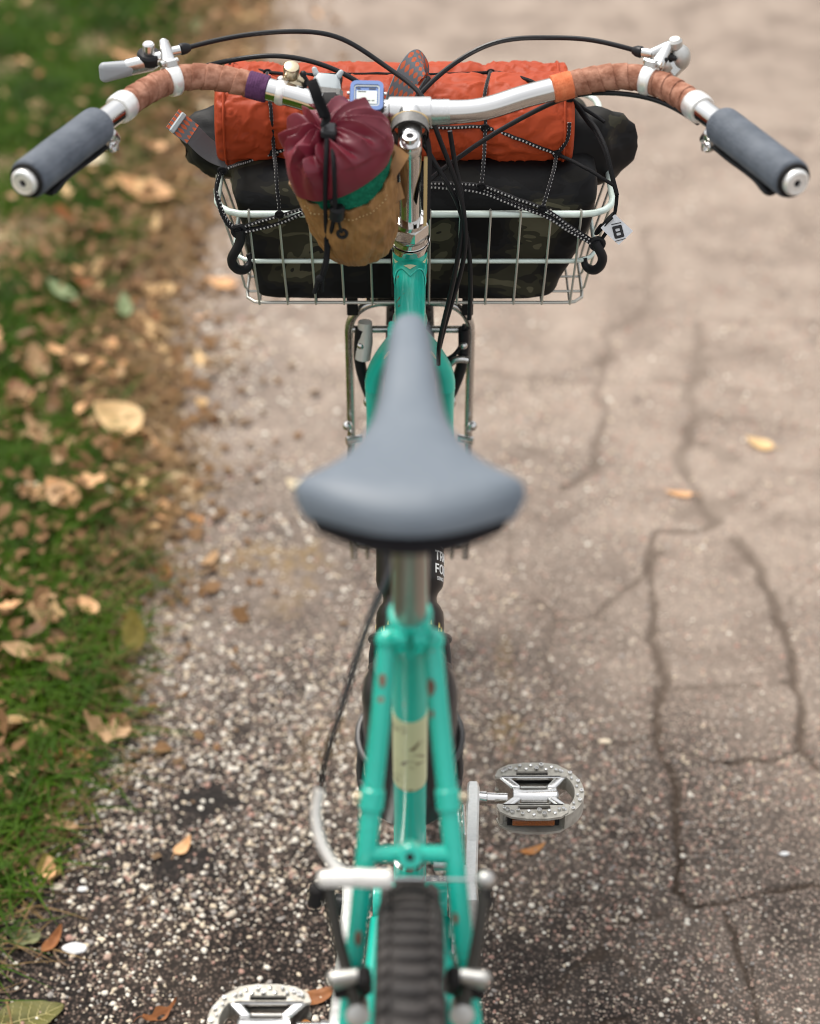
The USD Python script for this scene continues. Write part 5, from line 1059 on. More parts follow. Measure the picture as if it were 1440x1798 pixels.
# ---- straps
def ribbon(name, pts, width, thick, m, parent, n=40, upv=(0, 0, 1), label=None, wid=None):
    p = spline(pts, n); sec = np.array([(thick / width, -.98), (thick / width, .98), (0, 1), (-thick / width, .98), (-thick / width, -.98), (0, -1)])
    t, a, b = frames(p, up=upv); w = np.full(n, width / 2) if wid is None else wid
    k = len(sec); secs_ = np.vstack([sec, sec[:1]])
    v = p[:, None] + w[:, None, None] * (secs_[None, :, :1] * a[:, None] + secs_[None, :, 1:] * b[:, None])
    L = np.r_[0, np.cumsum(np.linalg.norm(np.diff(p, axis=0), axis=1))]
    uv = np.stack([np.repeat(L, k + 1), np.tile((secs_[:, 1] + 1) / 2, n)], 1)
    f = grid_faces(n, k + 1)
    f = np.vstack([f, [[0, i, i + 1] for i in range(1, k - 1)], [[(n - 1) * (k + 1), (n - 1) * (k + 1) + i + 1, (n - 1) * (k + 1) + i] for i in range(1, k - 1)]])
    return obj(name, (v.reshape(-1, 3), f), m, parent, uv=uv, label=label)
s1 = thing('lashing_strap', 'grey strap with an orange patterned end sticking out left of the orange roll', 'strap', atY(350, 250, .54))
pa = [atY(402, 278, .535), atY(375, 268, .535), atY(352, 250, .535), atY(338, 236, .535), atY(320, 222, .535), atY(303, 208, .535)]
ribbon('strap', pa[:5], .0215, .0012, M['grey_strap'], s1, upv=(.35, -.75, .45))
ribbon('strap_end', [pa[3], pa[4], pa[5]], .0235, .0018, M['strap_pattern'], s1, upv=(.35, -.75, .45), n=16)
md = (pa[4] * .55 + pa[5] * .45)
obj('strap_keeper', rbox((.0235, .0058, .0045), .001, md + np.array([0, -.0015, .001]), basis(np.cross(unit(pa[4] - pa[5]), np.array([.35, -.75, .45])), pa[4] - pa[5])), M['pale_grey'], s1)
s2 = thing('patterned_strap', 'grey strap loop with orange pattern standing up behind the stem', 'strap', atY(710, 170, .52))
ribbon('strap_loop', [atY(692, 205, .510), atY(697, 178, .515), atY(708, 150, .520), atY(721, 125, .528), atY(734, 110, .540), atY(742, 112, .556), atY(740, 124, .566), atY(728, 148, .572)], .0270, .0015, M['strap_pattern'], s2, upv=(.55, -.55, .6), n=60)
obj('strap_tip', tube(spline([atY(752, 137, .545), atY(738, 160, .528), atY(725, 190, .518)], 12), .0030, 8), M['black_plastic'], s2)

# ---- pouch hanging beside the stem
po = thing('drawstring_pouch', 'brown waxed canvas pouch with burgundy drawstring top hanging left of the stem', 'pouch', (-.05, .372, .80))
PB, PT = np.array([-.0460, .382, .817]), np.array([-.0685, .366, .940])
pa_ = unit(PT - PB); HT_ = np.linalg.norm(PT - PB); pu = unit(np.array([1.0, 0, 0]) - pa_ * pa_[0]); pv_ = np.cross(pa_, pu)
NB = 420; th = np.arange(NB) * 2 * np.pi / NB
def pouch_ring(t, r, dz=0):
    return PB + pa_ * t + r[:, None] * (np.cos(th)[:, None] * pu + np.sin(th)[:, None] * pv_) + np.outer(dz * np.ones(NB), pa_)
front = (1 + np.cos(th + np.pi / 2)) / 2                  # 1 towards the rider
# inner body (green fleece rim at the top)
rows = []
for t in np.linspace(0, 1, 60):
    r0 = np.interp(t, [0, .02, .06, .15, .4, .8, .93, .97, 1], [.004, .020, .0275, .0325, .0410, .0482, .0492, .0485, .0450])
    q = np.stack([np.cos(th) * 2, np.sin(th) * 2, np.full(NB, t * 5)], 1)
    rows.append(pouch_ring(t * HT_ * .985, r0 * (1 + .05 * (fbm(q, 3, 80) - .5))))
obj('fleece_lining', (np.array(rows).reshape(-1, 3), grid_faces(60, NB, True)), M['fleece'], po, smooth=True)
# canvas outer with a scooped top edge and folds
top_edge = .86 - .20 * front ** 3 + .03 * np.sin(3 * th + 1)
rows = []
nt = 90
for t in np.linspace(0, 1, nt):
    tt_ = t * top_edge
    r0 = np.interp(tt_, [0, .02, .06, .15, .4, .8, 1], [.006, .0245, .0310, .0360, .0435, .0500, .0510])
    q = np.stack([np.cos(th) * 2.2, np.sin(th) * 2.2, tt_ * 3.0], 1)
    fold = np.abs(fbm(q + np.stack([0 * th, 0 * th, 2 * np.sin(2 * th)], 1), 3, 82) - .5)
    ga = .0022 * front * np.sin(th * 17 + 3 * fbm(q * 2, 2, 85)) * np.clip((t - .62) / .38, 0, 1) ** 1.5
    r = r0 + .011 * (.25 - fold) * np.clip(1 - abs(t - .45) * 1.2, .2, 1) + .004 * (fbm(q * 3, 2, 83) - .5) + ga
    R0 = np.stack([PB + pa_ * (x * HT_) for x in tt_]) + r[:, None] * (np.cos(th)[:, None] * pu + np.sin(th)[:, None] * pv_)
    rows.append(R0)
inner = rows[-1] - (rows[-1] - (PB + pa_ * (.8 * HT_))) * .06
CANVAS = (np.array(rows).reshape(-1, 3), grid_faces(nt, NB, True)); obj('canvas_body', (np.array(rows + [inner, rows[-6] * .94 + .06 * (PB + pa_ * .6 * HT_)]).reshape(-1, 3), grid_faces(nt + 2, NB, True)), M['waxed'], po, smooth=True)
for k in range(252, 380, 5):
    a, b = rows[-12][k] , rows[-12][k + 2]; nn_ = unit(a - (PB + pa_ * .5 * HT_))
    obj('stitch', rod(a + nn_ * .0006, a + (b - a) * .75 + nn_ * .0006, .0005, 5), M['thread'], po)
# burgundy top with pleats drawn to a cinch
rows = []; cs = np.array([-.007, -.004, 0]); nr_ = 110
_pr = np.random.default_rng(14); _n1, _n2 = 15, 26
_pa = np.r_[np.linspace(0, 2 * np.pi, _n1, endpoint=False) + _pr.uniform(-.2, .2, _n1), np.linspace(0.1, 2 * np.pi + .1, _n2, endpoint=False) + _pr.uniform(-.1, .1, _n2)]
_ph = np.r_[_pr.uniform(1.2, 1.9, _n1), _pr.uniform(.35, .7, _n2)]; _pl = np.r_[_pr.uniform(.82, 1.20, _n1), _pr.uniform(.25, .6, _n2)]; _pw = np.r_[_pr.uniform(.04, .075, _n1), _pr.uniform(.03, .05, _n2)]; _pt = np.r_[_pr.normal(0, .38, _n1), _pr.normal(0, .2, _n2)]
def pleat(t, a, r):
    """Gathered folds: each a sharp ridge that runs out from the cinch, of its own length, width and twist."""
    out = np.zeros_like(a)
    for a0, h, ln, wd, tw in zip(_pa, _ph, _pl, _pw, _pt):
        d = (a - a0 - tw * (1 - r) + np.pi) % (2 * np.pi) - np.pi
        w = wd * (1 + .9 * r) + .012 / (r + .1) * .25
        fade = np.clip((ln + .10 - r) / .25, 0, 1) * np.clip(r / .12, 0, 1)
        out += h * (.0068 * np.exp(-np.abs(d / w) ** 1.05) - .0050 * np.exp(-((d - 1.8 * w) / (.95 * w)) ** 2)) * fade * (.30 + .70 * r)
    return out + .0035 * (fbm(np.stack([np.cos(a) * 2.2 * r, np.sin(a) * 2.2 * r, 0 * a + 3], 1), 3, 91) - .5) * np.clip(r * 2, 0, 1)
for i in range(nr_):
    u_ = i / (nr_ - 1)
    if u_ < .72:
        r = u_ / .72; rr = .0515 * (.03 + .97 * r ** .88); z = .027 * math.sqrt(max(0, 1 - (.97 * r) ** 2.2)) - .002 * math.exp(-(r / .16) ** 2) * 3
        dzv = pleat(0, th, r); rad = rr * (1 + .018 * np.cos(th * 15 + 2.2 * np.sin(2 * th + .5)) * r * (1 - r) * 2)
        off = cs * (1 - r)
    else:
        w = (u_ - .72) / .28; rad = .0515 * (1 + .03 * math.sin(w * 3)) - .0010 * w + .0016 * np.cos(th * 9 + 2 * np.sin(3 * th)) * (1 - w * .7); z = .0050 - w * .0265 * (1 - .38 * np.cos(th)); dzv = pleat(0, th, 1.0) * (1 - w) ** 2; rr = .0515; off = 0 * cs
        rad = rad * np.ones(NB)
    c = PB + pa_ * (HT_ * .985) + np.outer(z * np.ones(NB), pa_) + off
    rdir = np.cos(th)[:, None] * pu + np.sin(th)[:, None] * pv_; lean = min(1.25, (r if u_ < .72 else 1.0) ** 1.6 * 1.25)
    rows.append(c + rad[:, None] * rdir + dzv[:, None] * (pa_ * math.cos(lean) + rdir * math.sin(lean)))
POUCH = [(np.array(rows).reshape(-1, 3), grid_faces(nr_, NB, True)), CANVAS]; obj('burgundy_top', (np.array(rows).reshape(-1, 3), grid_faces(nr_, NB, True)), M['burgundy'], po, smooth=True)
cin = PB + pa_ * (HT_ * .985 + .029) + cs
nrl = unit(np.array([0, -.55, .83]))
ribbon('pull_tab', [cin + [-.001, -.006, .004], atY(571, 208, .350), atY(562, 183, .352), atY(553, 158, .356), atY(546, 140, .362)], .0108, .0013, M['webbing'], po, upv=tuple(nrl), n=60)
tabp = spline([atY(571, 208, .350), atY(562, 183, .352), atY(553, 158, .356), atY(546, 140, .362)], 20)
obj('tab_ribs', cat(*[rod(p - np.array([.0050, 0, .0015]) + nrl * .0016, p + np.array([.0050, 0, -.0015]) + nrl * .0016, .0006, 5) for p in tabp[1:-1]]), M['webbing'], po)
cl0, cl1 = lay(574, 214, .343, POUCH, .003), lay(581, 246, .336, POUCH, .004)
obj('cord_lock', rbox((.0145, .0085, .0235), .0022, (cl0 + cl1) / 2, basis((1, 0, -.12), cl0 - cl1) @ np.array([[1, 0, 0], [0, 0, 1], [0, 1, 0]])), M['black_plastic'], po)
for k, pts in enumerate(([(574, 244, .334), (572, 290, .324), (571, 340, .319), (572, 385, .325), (573, 425, .330), (571, 460, .337), (562, 490, .340), (556, 508, .342)], [(583, 244, .334), (586, 290, .323), (588, 340, .318), (586, 385, .324), (577, 430, .328), (574, 462, .335), (567, 485, .338), (561, 503, .340)])):
    obj('drawcord', tube(spline([lay(*q, POUCH, .0022) if q[1] < 445 else atY(*q) for q in pts], 60), .0021, 8), M['dark_cord'], po)
obj('cord_knot', cat(ball(atY(562, 490, .337), .0045, 2), tube([atY(560, 492, .337), atY(552, 514, .339)], [.003, .0022], 8), tube([atY(565, 490, .337), atY(566, 512, .339)], [.0025, .0015], 8)), M['dark_cord'], po)
tp = lay(592, 372, .326, POUCH, .004)
obj('toggle', cat(lathe([(-.009, .005), (-.007, .0072), (.005, .0072), (.008, .005)], tp, (.1, -.3, 1), 18), ball(tp + [-.003, -.003, .012], .004, 2), tube(spline([tp + [.002, -.004, -.008], lay(596, 395, .322, POUCH, .002), lay(600, 408, .324, POUCH, .002)], 10), .0014, 6)), M['black_plastic'], po)
obj('eyelet', tube([lay(601, 410, .3245, POUCH, .002) + .0042 * np.array([math.cos(a), -.05, math.sin(a)]) for a in np.arange(18) * 2 * np.pi / 18], .0017, 8, closed=True), M['black_plastic'], po)
ribbon('stem_strap', [atY(652, 345, .350), atY(672, 312, .352), atY(692, 282, .362), atY(704, 262, .376)], .020, .0013, M['waxed'], po, upv=(.2, -.8, .5))
ribbon('body_strap', [atY(655, 372, .362), atY(676, 352, .360), atY(696, 338, .366), atY(706, 334, .376)], .016, .0013, M['waxed'], po, upv=(.2, -.8, .5))
# grey strap round the stem
loop = []
ec = np.array([0, .4105, .9335]); en = unit(CL - QT)
eu = unit(np.array([0, 0, 1.0]) - en * en[2])
for a in np.linspace(-2.5, 2.5, 44): loop.append(ec + .0160 * (np.array([1.0, 0, 0]) * math.sin(a) + eu * math.cos(a)))
loop += [ec + np.array([.0185, -.006, -.030]), ec + np.array([.0175, -.012, -.060]), ec + np.array([.0165, -.016, -.085])]
lp = np.array(loop[:44]); w_ = .0068
vv = np.vstack([lp - en * w_, lp + en * w_]); n_ = len(lp); fb_ = np.array([[i, i + 1, n_ + i + 1] for i in range(n_ - 1)] + [[i, n_ + i + 1, n_ + i] for i in range(n_ - 1)])
rdl = unit_rows = (lp - ec) / np.linalg.norm(lp - ec, axis=1, keepdims=True)
vo = np.vstack([lp - en * w_ + rdl * .0022, lp + en * w_ + rdl * .0022])
obj('stem_loop', cat((vv, fb_[:, ::-1]), (vo, fb_)), M['leather'], po, smooth=40)
obj('loop_edge', tube(np.vstack([lp + rdl * .0012 + en * w_]), .0013, 6), M['tan_edge'], po)
ribbon('loop_tail', [lp[38], ec + np.array([.0182, -.004, -.020]), ec + np.array([.0178, -.010, -.055]), ec + np.array([.0172, -.014, -.090])], .013, .0012, M['webbing'], po, upv=(1, -.35, 0))
ribbon('loop_tail_edge', [ec + np.array([.0150, -.012, -.022]), ec + np.array([.0148, -.017, -.055]), ec + np.array([.0145, -.021, -.092])], .0035, .0012, M['tan_edge'], po, upv=(.3, -1, 0))

# ---- watch and grey clip on the bar
wt = thing('digital_watch', 'blue digital watch strapped to the bar beside the burgundy pouch top', 'watch', atY(645, 170, .4346))
wn = unit(np.array([0.03, -.50, .86])); Wm = basis(np.array([1.0, .0, -.02]), np.array([0, .86, .50])); Wm[:, 2] = wn; wc = atY(644, 170, .424)
def wp(poly, h, z): return extrude(poly, h, Wm, wc + wn * z)
rr_ = lambda w, h, r: sbox(-w / 2 + r, -h / 2 + r, w / 2 - r, h / 2 - r).buffer(r)
obj('watch_case', cat(wp(Polygon([(-.0165, -.012), (-.0165, .009), (-.011, .0165), (.011, .0165), (.0165, .009), (.0165, -.012), (.011, -.018), (-.011, -.018)]), .008, -.007)), M['ink'], wt)
obj('bezel', wp(rr_(.0315, .0330, .006).difference(rr_(.0245, .0245, .003)), .0022, .001), M['blue_pl'], wt)
obj('bezel_ring', wp(rr_(.0255, .0255, .003).difference(rr_(.0220, .0205, .002)), .0014, .001), M['pale_grey'], wt)
obj('face', wp(rr_(.0246, .0246, .003), .0004, .001), M['blue_pl'], wt)
obj('display', wp(sbox(-.0098, -.0090, .0098, .0058), .0010, .001), M['lcd'], wt)
obj('display_marks', cat(wp(sbox(-.0085, .0042, -.001, .0050), .0003, .002), wp(sbox(.002, .0076, .0085, .0086), .0003, .0016), wp(sbox(-.0092, .0076, -.006, .0086), .0003, .0016), *[wp(sbox(-.0075 + .004 * i, -.0058, -.0046 + .004 * i, -.0050), .0003, .002) for i in range(4)]), M['ink'], wt)
for s in (-1, 1):
    for y in (-.008, .006): obj('button', rod(wc + Wm @ [s * .0160, y, -.003], wc + Wm @ [s * .0188, y, -.003], .0016, 8), M['alloy'], wt)
cx_ = np.array([wc[0], .4346, .9405]); obj('watch_strap', tube([cx_ + .0128 * np.array([0, math.cos(a), math.sin(a)]) for a in np.arange(28) * 2 * np.pi / 28], .009, closed=True, section=[(-1, .14), (1, .14), (1, -.14), (-1, -.14)], up=(1, 0, 0)), M['rubber'], wt)
gc = thing('grey_clip', 'pale grey plastic clip light on a black band between the bell and the watch', 'clip light', atY(573, 160, .452))
g0 = atY(573, 146, .470); Gm = basis((1, -.05, -.10), (0, .87, .5))
obj('clip_shell', hull(rbox((.024, .020, .010), .003, g0, Gm), rbox((.030, .010, .008), .003, g0 - Gm[:, 1] * .008, Gm)), M['pale_grey'], gc)
for s in (-1, 1): obj('clip_horn', hull(ball(g0 + Gm @ [s * .011, .008, .003], .0030, 2), ball(g0 + Gm @ [s * .0130, .0110, .005], .0026, 2)), M['pale_grey'], gc)
obj('clip_body', rbox((.032, .012, .012), .003, atY(573, 165, .458), Gm), M['leather'], gc)
obj('clip_line', rbox((.030, .002, .004), .0006, g0 - Gm[:, 1] * .0135 + Gm[:, 2] * .003, Gm), M['ink'], gc)
obj('lamp_window', rbox((.016, .003, .004), .001, atY(570, 170, .450), Gm), M['amber'], gc)
cx_ = np.array([wc[0] - .036, .4366, .9430]); obj('clip_band', tube([cx_ + .0145 * np.array([0, math.cos(a), math.sin(a)]) for a in np.arange(28) * 2 * np.pi / 28], .006, closed=True, section=[(-1, .2), (1, .2), (1, -.2), (-1, -.2)], up=(1, 0, 0)), M['rubber'], gc)

# ---- bottles
def on_cyl(mesh2d, base, ax, n, r, a0, t0):
    v, f = V(mesh2d); side = np.array([1.0, 0, 0]); a = a0 + v[:, 0] / r
    return base + ax * (t0 + v[:, 1])[:, None] + (n * np.cos(a)[:, None] + side * np.sin(a)[:, None]) * (r + .0002 + v[:, 2])[:, None], f
bo = thing('water_bottle', 'black drink bottle with white lettering and gold tree marks on the down tube', 'bottle', B1C)
obj('bottle_body', lathe([(0, .022), (.001, .030), (.005, .0335), (.066, .0335), (.074, .0328), (.080, .0300), (.084, .0268), (.089, .0262), (.094, .0275), (.100, .0322), (.106, .0335), (.150, .0335), (.1505, .0325)], B1C, DT, 48), M['bottle'], bo)
obj('bottle_cap', lathe([(.151, .0325), (.1515, .0340), (.168, .0340), (.172, .0325), (.176, .022), (.178, .012), (.192, .011), (.194, .009)], B1C, DT, 48), M['black_plastic'], bo)
aT = .80
for nm, tx, h, t in (('lettering', 'TRAIL', .0088, .1235), ('lettering', 'FOLK', .0088, .1105), ('lettering', 'FERAL', .0034, .1365), ('lettering', 'SINCE', .0034, .1035)):
    m_ = text_mesh(tx, h, .0002, bold=h > .005); v, f = V(m_); m2 = trimesh.Trimesh(v, f, process=False)
    if h > .005: m2 = m2.subdivide_to_size(.003)
    obj(nm, on_cyl((np.array(m2.vertices), np.array(m2.faces)), B1C, DT, DTN, .0335, aT + (.10 if h < .005 else 0), t), M['white_ink'], bo, smooth=False)
rg = np.random.default_rng(5); trs = []
for i in range(44):
    a = rg.uniform(-1.6, 1.6); t = .058 - rg.random() ** 1.6 * .035; h = rg.uniform(.0035, .0058)
    trs.append(on_cyl(extrude(Polygon([(-h * .26, 0), (h * .26, 0), (0, h)]), .0002), B1C, DT, DTN, .0335, a, t))
obj('tree_marks', cat(*trs), M['gold_ink'], bo, smooth=False)
b2 = thing('large_bottle', 'wide charcoal bottle held in front of the seat tube', 'bottle', B2C)
obj('bottle_body', lathe([(0, .034), (.003, .041), (.008, .0425), (.178, .0425), (.190, .0410), (.199, .0370), (.203, .032)], B2C, ST, 56), M['bottle2'], b2)
obj('bottle_lid', lathe([(.203, .032), (.204, .0335), (.222, .0335), (.225, .0315), (.226, .020)], B2C, ST, 48), M['black_plastic'], b2)

# ================================================================== fallen leaves, litter, small things on the ground
def leafmat(name, a, b, tr=0.22, rough=0.6):
    return usdkit.material(stage, f'/World/Looks/{name}', {
        'tc': ('texture_coordinate', {}), 'n': ('noise_texture', {'scale': 45.0, 'detail': 5.0, 'roughness': 0.65}), 'r': ('rgb_ramp', {'ramp': [(0.3, a), (0.7, b)]}),
        'n2': ('noise_texture', {'scale': 160.0, 'detail': 3.0}), 'bp': ('bump', {'strength': 0.5, 'distance': 0.0012}),
        'p': ('principled_bsdf', {'roughness': rough, 'specular_ior_level': 0.3}), 't': ('translucent_bsdf', {}), 'm': ('mix_closure', {'fac': tr})},
        [('tc.object', 'n.vector'), ('n.fac', 'r.fac'), ('r.color', 'p.base_color'), ('r.color', 't.color'), ('tc.object', 'n2.vector'), ('n2.fac', 'bp.height'), ('bp.normal', 'p.normal'), ('p.BSDF', 'm.closure1'), ('t.BSDF', 'm.closure2')], surface='m.closure')
LM = {'pale': leafmat('leaf_pale_tan', (0.60, 0.38, 0.17), (0.78, 0.55, 0.29)), 'peach': leafmat('leaf_peach', (0.62, 0.32, 0.14), (0.76, 0.46, 0.24)), 'cream': leafmat('leaf_cream', (0.58, 0.48, 0.32), (0.70, 0.60, 0.42)),
      'tan': leafmat('leaf_tan', (0.36, 0.215, 0.105), (0.54, 0.35, 0.19)), 'brown': leafmat('leaf_brown', (0.13, 0.066, 0.032), (0.24, 0.13, 0.065)), 'rust': leafmat('leaf_rust', (0.22, 0.075, 0.025), (0.36, 0.15, 0.055)),
      'orange': leafmat('leaf_orange', (0.48, 0.19, 0.05), (0.58, 0.28, 0.10)), 'olive': leafmat('leaf_olive', (0.16, 0.13, 0.025), (0.27, 0.21, 0.05)), 'green': leafmat('leaf_grey_green', (0.10, 0.115, 0.045), (0.20, 0.21, 0.10)), 'bigolive': leafmat('leaf_big_olive', (0.085, 0.085, 0.018), (0.155, 0.14, 0.035)), 'magenta': leafmat('leaf_magenta', (0.20, 0.012, 0.045), (0.30, 0.03, 0.08)), 'mint': leafmat('leaf_mint', (0.20, 0.26, 0.12), (0.30, 0.36, 0.19))}
def leaf_shape(L, W, curl, fold, rng, lobes=0, nu=15, nv=9):
    t = np.linspace(0, 1, nu); s = np.linspace(-1, 1, nv)
    w = np.sin(np.pi * np.clip(t, .0, 1) ** .8) ** .75 * (1 - .25 * t) + .015
    if lobes: w = w * (1 + .42 * np.cos(t * np.pi * 2 * lobes))
    T, Sx = np.meshgrid(t, s, indexing='ij'); Wd = w[:, None] * W / 2
    x = Sx * Wd; y = (T - .5) * L + .10 * L * np.abs(Sx) * (T - .4) * (1 if lobes else .4)
    o = rng.uniform(0, 40, 3)
    z = curl * L * (T - .5) ** 2 * 2 + fold * np.abs(x) * 1.1 + .055 * L * (fbm(np.stack([T * 3 + o[0], Sx * 1.6 + o[1], 0 * T], -1), 3, 7) - .5) * 2 + rng.normal(0, .10) * x
    v = np.stack([x, y, z], -1).reshape(-1, 3); f = grid_faces(nu, nv)
    stem = spline([(0, -.5 * L, z[0, nv // 2]), (.03 * L * rng.normal(), -.62 * L, z[0, nv // 2] + .02 * L), (.10 * L * rng.normal(), -.80 * L, z[0, nv // 2] + .03 * L)], 6)
    return (v, f), stem, z
def place_leaf(name, label, matk, xy, L, W, az, tilt, rng, curl=.3, fold=.25, lobes=0, zoff=None, group=None, stem=True, veins=False, roll=0.0, catg='leaf'):
    (v, f), st, _ = leaf_shape(L, W, curl, fold, rng, lobes, *((33, 17) if veins else (15, 9)))
    R = rotz(az) @ rotx(tilt) @ roty(roll)
    v2 = v @ R.T; st2 = st @ R.T
    base = max(float(soil_z(xy[0], xy[1])), 0.0)
    z0 = base - np.quantile(v2[:, 2], .12) + (zoff if zoff is not None else .002)
    c = np.array([xy[0], xy[1], z0])
    if veins:
        t = thing(name, label, catg, (xy[0], xy[1], base), group); obj('blade', (v2 + c, f), LM[matk], t, smooth=True); obj('stalk', tube(st2 + c, .0011, 6), VEIN, t)
        mid = np.array([v.reshape(33, 17, 3)[i, 8] for i in range(33)]); obj('midrib', tube(mid @ R.T + c + [0, 0, .0004], np.linspace(.0008, .0003, 33), 6), VEIN, t)
        g = v.reshape(33, 17, 3)
        for i in range(4, 26, 4):
            for s in (-1, 1):
                pts = [g[min(i + k // 2, 32), 8 + s * k] for k in range(0, 8)]
                obj('vein', tube(np.array(pts) @ R.T + c + [0, 0, .0003], np.linspace(.0005, .0002, 8), 5), VEIN, t)
        return
    m = cat((v2, f), tube(st2, L * .012, 4)) if stem else (v2, f)
    p = UsdGeom.Mesh  # one mesh per leaf
    pr = obj(name, (m[0] + c, m[1]), LM[matk], None, smooth=True, label=label, cat=catg, group=group)
VEIN = mat('leaf_vein', (0.42, 0.36, 0.15), 0.6)
lr = np.random.default_rng(21)
def px_leaf(u, v, lpx, wpx, az, matk, label, tilt=0.15, **k):
    g = atZ(u, v, .015); sc = FPX / ((g - CAM) @ np.array([0, _c, -_s])); name = k.pop('name', 'fallen_leaf')
    place_leaf(name, label, matk, g[:2], lpx / sc, wpx / sc, az, tilt, lr, **k)
px_leaf(205, 748, 92, 84, 1.2, 'pale', 'biggest pale tan leaf at the edge of the grass, left of the saddle', tilt=.35, zoff=.018)
px_leaf(108, 892, 72, 62, .9, 'peach', 'bright peach leaf in the grass, right of the small cream leaf', tilt=.4, zoff=.016)
px_leaf(56, 880, 52, 36, 2.0, 'cream', 'small cream leaf in the grass near the left side', tilt=.3, zoff=.016)
px_leaf(292, 886, 52, 48, .3, 'peach', 'round pinkish tan leaf at the very edge of the asphalt')
px_leaf(342, 901, 30, 24, 1.0, 'orange', 'small orange leaf on the asphalt beside the round pinkish one')
px_leaf(237, 1128, 76, 44, .15, 'olive', 'olive yellow leaf standing upright at the tip of the grass', tilt=1.0, zoff=.022)
px_leaf(32, 1172, 62, 52, 1.8, 'tan', 'tan leaf with a bright rim at the left border of the photo', tilt=.5, zoff=.02)
px_leaf(72, 1118, 76, 26, -.75, 'brown', 'long brown leaf lying aslant in the grass at the left', zoff=.02)
px_leaf(178, 1282, 84, 42, 1.45, 'tan', 'curled pinkish brown lobed leaf on the border of grass and asphalt', lobes=3, tilt=.5, curl=.7, zoff=.012)
px_leaf(142, 1320, 42, 34, .8, 'orange', 'small orange leaf just below the curled lobed leaf', zoff=.006)
px_leaf(108, 1445, 66, 22, 1.25, 'tan', 'narrow tan leaf lying across the last grass', zoff=.012)
px_leaf(84, 1512, 56, 50, .4, 'olive', 'olive leaf under a pinkish pointed one at the lower end of the grass', zoff=.004)
px_leaf(86, 1522, 46, 26, .1, 'peach', 'pinkish pointed leaf lying on an olive one', tilt=.3, zoff=.010)
px_leaf(321, 1474, 44, 26, -.6, 'peach', 'pale orange leaf lying beside the dark tar stain', tilt=.2, curl=.5)
px_leaf(92, 1642, 62, 25, -.45, 'rust', 'pointed rust leaf beside the white stone', zoff=.004, curl=.5, fold=.5)
px_leaf(36, 1634, 62, 46, 1.4, 'green', 'crumpled grey green leaf on the dark asphalt near the left border', lobes=2, curl=.5)
px_leaf(48, 1775, 125, 100, -1.20, 'bigolive', 'large olive leaf with pale veins in the bottom left corner', veins=True, tilt=.04, curl=.12, fold=.10, zoff=.002, name='veined_leaf')
px_leaf(283, 1768, 64, 22, -1.0, 'rust', 'thin curled rust leaf left of the left pedal', curl=.8, fold=.6, lobes=2)
px_leaf(562, 1736, 70, 34, -1.2, 'rust', 'rust brown leaf between the left pedal and the crank', curl=.4)
px_leaf(540, 1796, 60, 34, .6, 'orange', 'orange brown leaf at the bottom border under the left pedal', curl=.4)
px_leaf(1335, 768, 50, 34, 1.1, 'pale', 'yellowish tan leaf alone on the path at the right')
px_leaf(1192, 856, 50, 22, 1.5, 'peach', 'pinkish orange leaf by the crack on the right of the path')
px_leaf(938, 1480, 48, 18, -1.2, 'orange', 'thin orange leaf under the right pedal', curl=.5)
px_leaf(40, 712, 40, 30, 1.5, 'magenta', 'magenta leaf in the grass at the left border', tilt=.4, zoff=.02)
px_leaf(518, 840, 40, 34, 1.0, 'cream', 'cream leaf on the path just left of the saddle')
px_leaf(152, 298, 66, 54, 1.4, 'cream', 'cream leaf in the grass below the left grip', tilt=.4, zoff=.02)
px_leaf(250, 348, 104, 64, 1.5, 'peach', 'large peach leaf at the grass edge between left grip and basket', tilt=.35, zoff=.016)
px_leaf(268, 503, 64, 44, 1.5, 'pale', 'pale leaf in the brown litter left of the basket bottom', tilt=.3)
px_leaf(386, 487, 54, 42, 1.5, 'peach', 'peach leaf on the path edge beside the basket hook', tilt=.2)
px_leaf(266, 576, 54, 46, .5, 'pale', 'pale roundish leaf in the litter left of the rack', tilt=.3)
px_leaf(68, 660, 70, 44, .3, 'tan', 'brown pointed leaf in the grass right of the magenta leaf', tilt=.5, zoff=.018)
px_leaf(215, 880, 70, 40, 1.2, 'cream', 'pale pinkish curled leaf between the peach leaf and the round one', tilt=.3, curl=.6)
px_leaf(70, 780, 70, 40, .9, 'tan', 'tan leaf cluster in the grass below the magenta leaf', tilt=.4, lobes=2, zoff=.018)
px_leaf(222, 130, 60, 44, 1.4, 'peach', 'peach leaf in the grass beside the left shifter', tilt=.4, zoff=.02)
px_leaf(155, 1080, 44, 34, .9, 'peach', 'rounded peach leaf above the olive upright one', tilt=.4, zoff=.02)
px_leaf(370, 190, 56, 44, 1.4, 'cream', 'pale leaf seen left of the end of the orange roll', tilt=.3)
px_leaf(220, 545, 50, 30, .2, 'mint', 'mint green leaf in the grass left of the path', tilt=.4, zoff=.02)
px_leaf(110, 540, 60, 40, 1.0, 'mint', 'mint green broad leaf near the left border', tilt=.4, zoff=.02)
